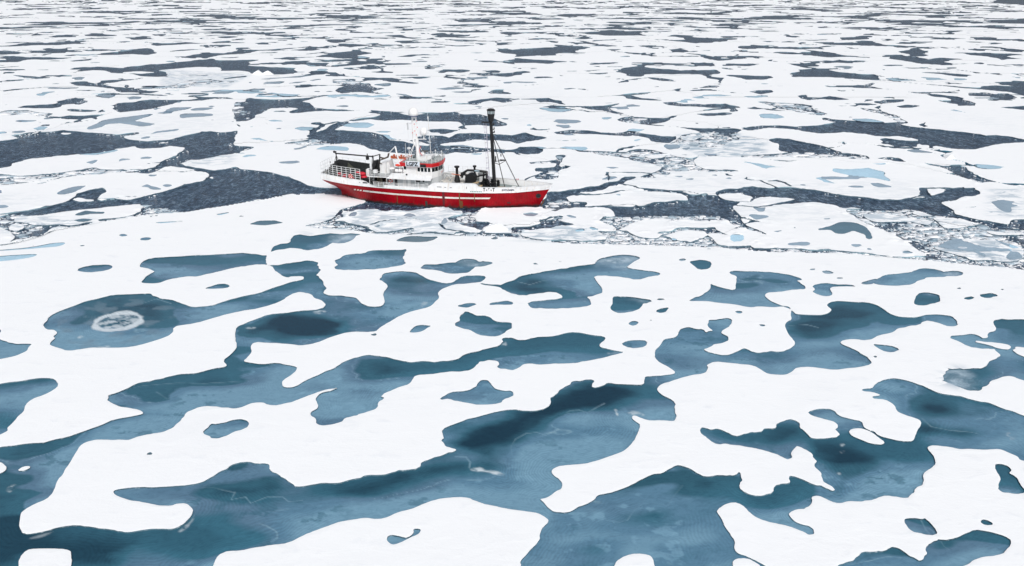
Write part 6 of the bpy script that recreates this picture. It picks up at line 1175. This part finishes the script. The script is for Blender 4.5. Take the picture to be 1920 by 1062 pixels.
b = MB().path([(21.8, 0, 4.4), (22.3, 0, 5.0), (22.95, 0, 5.42), (24.6, 0, 5.42), (26.15, 0, 5.3)], .20, 6); b.tube((23.9, -.2, 4.3), (26.1, -.2, 4.95), .12); b.tube((26.15, 0, 5.4), (26.3, 0, 3.3), .2); b.tube((25.7, 0, 5.3), (25.4, .3, 3.2), .13); b.tube((22.3, 0, 4.9), (22.0, 0, 4.1), .14)
b.box(21.9, 22.6, -.3, .3, 4.6, 5.0); b.lathe((22.9, 0, 0), [(.55, 2.8), (.4, 3.3), (.28, 3.9), (.35, 4.5), (.4, 4.7)], 10); crane = b.build('deck_crane', BLACK, ship)
MB().tube((24.2, -.22, 5.44), (25.0, -.22, 5.42), .08).build('crane_plate', paint('pale_blue_plate', (.45, .6, .7), .5), crane)
b = MB().tube((23.6, -.9, 4.15), (23.6, .7, 4.15), .85, n=18); b.box(22.9, 24.4, -.9, .7, 2.8, 3.5); b.build('net_drum', BLACK, ship)
b = MB().tube((24.6, .9, 4.6), (25.7, .9, 4.75), .35, n=12); b.box(24.3, 24.7, .3, .9, 3, 4.3); b.build('hose_reel', STEEL, ship)
b = MB()
for k in range(26): x = g_.uniform(24.9, 27.7); y = g_.uniform(-1.7, 1.6); s_ = g_.uniform(.12, .35); b.box(x, x+s_*1.4, y, y+s_, 2.75, 2.9+g_.uniform(.2, .95))
for k in range(6): x = g_.uniform(25, 27.4); b.tube((x, -1.6, 3.3+g_.uniform(0, .5)), (x+.7, 1.2, 3.2+g_.uniform(0, .8)), .07)
b.build('mooring_winch', BLACK, ship)
MB().box(25.4, 25.7, -1.95, -1.7, 3.1, 3.35).build('red_valve', RBAG, ship)
# foremast with its lookout barrel
b = MB().tube((27.46, 0, 2.7), (26.92, 0, 13.5), .31, .25, 12)
for z in (12.9, 12.2, 11.7): x = 27.46 - (z-2.7)*.05; b.box(x, x+.5, -.08, .08, z-.1, z+.02); b.ball((x+.45, 0, z+.15), .1, .1, .16)
b.tube((27.1, 0, 11.35), (27.7, 0, 11.4), .04); b.build('foremast', BLACK, ship)
cx_, cz_ = 26.95, 13.35
b = MB().lathe((cx_, 0, cz_), [(.34, 0), (.40, .05), (.60, 1.15), (.62, 1.25)], 8); nest = b.build('lookout_barrel', BLACK, ship)
b = MB().lathe((cx_, 0, cz_), [(.58, 1.25), (.64, 1.72)], 8); b.build('window', paint('pale_glass', (.30, .36, .38), .1), nest)
b = MB().lathe((cx_, 0, cz_), [(.68, 1.72), (.70, 1.84), (.45, 2.02), (.1, 2.08)], 8)
for k in range(8): a = 2*math.pi*k/8; b.tube((cx_+.53*math.cos(a), .53*math.sin(a), cz_+1.2), (cx_+.6*math.cos(a), .6*math.sin(a), cz_+1.8), .06, n=5)
b.build('barrel_roof', BLACK, nest)
b = MB().box(25.7, 26.9, -.55, .4, 13.2, 13.3); 
for q in (25.75, 26.15): b.tube((q, -.5, 13.3), (q, -.5, 14.2), .025, n=5)
b.tube((25.75, -.5, 14.2), (26.5, -.5, 14.2), .025, n=5).tube((25.75, -.5, 13.75), (26.5, -.5, 13.75), .02, n=5); b.tube((25.5, -.3, 13.25), (25.9, -.3, 13.3), .12); b.build('lookout_platform', BLACK, ship)
b = MB()
for y in (-.42, -.08): b.tube((26.72, y, 3.4), (26.2, y, 13.2), .025, n=5)
for x in (.28,): b.tube((26.72-x, -.6, 4.4), (26.2-x, -.6, 13.2), .018, n=5)
for k in range(30): q = k/30; b.tube((26.72-.52*q, -.42, 3.6+9.6*q), (26.72-.52*q, -.08, 3.6+9.6*q), .018, n=5)
for k in range(11): q = .1+k/12; x = 26.72-.52*q; z = 3.4+9.8*q; b.path([(x, -.42, z), (x-.15, -.62, z), (x-.32, -.6, z), (x-.36, -.25, z), (x-.2, 0, z), (x, -.08, z)], .022, 5)
b.build('mast_ladder', paint('ladder_steel', (.42, .40, .50), .5, (.6, .5, .15), .8, (1,1,1), 1.5), ship)
b = MB().tube((27.2, -.1, 11.3), (29.25, -.3, 2.8), .065, n=6); b.tube((27.2, .1, 11.3), (31.5, .4, 2.8), .065, n=6); b.build('mast_stay', BLACK, ship)
b = MB().path([(27.3, 0, 7.05), (29.3, .1, 7.3)], .05); b.path([(27.3, 0, 6.9), (28.2, 0, 6.6), (29.2, .1, 7.2)], .05); b.box(28.3, 29.2, -.15, .2, 7.3, 7.4); b.tube((27.65, 0, 7.0), (27.65, 0, 7.9), .1); b.tube((28.5, .1, 7.9), (28.5, .1, 8.3), .08); b.build('mast_outrigger', BLACK, ship)
# foredeck
def pallet(x, y, z, tilt, lab):
    b = MB(); c, s_ = math.cos(tilt), math.sin(tilt)
    def pt(u, v_, w_): return (x + u*c - w_*s_, y + v_, z + u*s_ + w_*c)
    def bar(u0, u1, v0, v1, w0, w1):
        P = [pt(u, v_, w_) for w_ in (w0, w1) for (u, v_) in ((u0,v0),(u1,v0),(u1,v1),(u0,v1))]; b.add(P, [(0,3,2,1),(4,5,6,7),(0,1,5,4),(1,2,6,5),(2,3,7,6),(3,0,4,7)])
    for k in range(5): bar(-.6, .6, -.45+k*.2, -.33+k*.2, .12, .16)
    for u in (-.58, -.05, .48): bar(u, u+.1, -.45, .47, .02, .12)
    for v_ in (-.45, -.04, .37): bar(-.6, .6, v_, v_+.1, -.02, .02)
    # the pallet is its own thing, resting on the deck
    V_ = [(q[0]*K, q[1]*K, q[2]*K) for q in b.v]; ca, sa = math.cos(yaw), math.sin(yaw)
    W_ = [(ship.location.x + p[0]*ca - p[1]*sa, ship.location.y + p[0]*sa + p[1]*ca, p[2]) for p in V_]
    o0 = np.mean(np.array(W_), 0); me = bpy.data.meshes.new('wooden_pallet'); me.from_pydata([tuple(np.array(p)-o0) for p in W_], [], b.f); me.materials.append(WOOD)
    o = bpy.data.objects.new('wooden_pallet', me); scn.collection.objects.link(o); o.location = o0; tag(o, lab, 'pallet')
pallet(24.7, -1.9, 3.75, .35, 'pale wooden pallet leaning tilted by the net drum on the ship'); pallet(25.35, -2.3, 3.3, .3, 'lower wooden pallet lying beside the tilted one, left of the foremast foot'); pallet(28.75, -.9, 2.95, 0, 'wooden pallet lying flat on the foredeck between foremast and white box')
MB().box(30.55, 31.15, -1.3, -.8, 2.76, 3.42).build('white_box', WHITE, ship)
MB().box(29.95, 30.4, -1.2, -.8, 2.76, 3.15).build('red_box', RBAG, ship)
b = MB()
for x, y in ((33.6, .2), (33.9, -.3)): b.lathe((x, y, 2.75), [(.2, 0), (.12, .1), (.12, .45), (.2, .55)], 10)
b.box(33.1, 33.5, -.3, .4, 2.8, 3.25); b.build('bollard', BLACK, ship)
b = MB().path([(30.6, .5, 2.9), (31.5, .3, 2.88), (32.3, .25, 2.92), (33.2, .1, 2.9)], .08); b.build('anchor_chain', DIM, ship)
b = MB().box(31.9, 33.2, -.6, .9, 2.75, 2.8); b.box(34.3, 35.0, -.3, .3, 3.0, 3.2); b.build('windlass_base', STEEL, ship)
for x in (30.6, 30.85): MB().tube((x, 2.5, 3.6), (x, 2.5, 3.85), .05).build('fairlead', RBAG, ship)
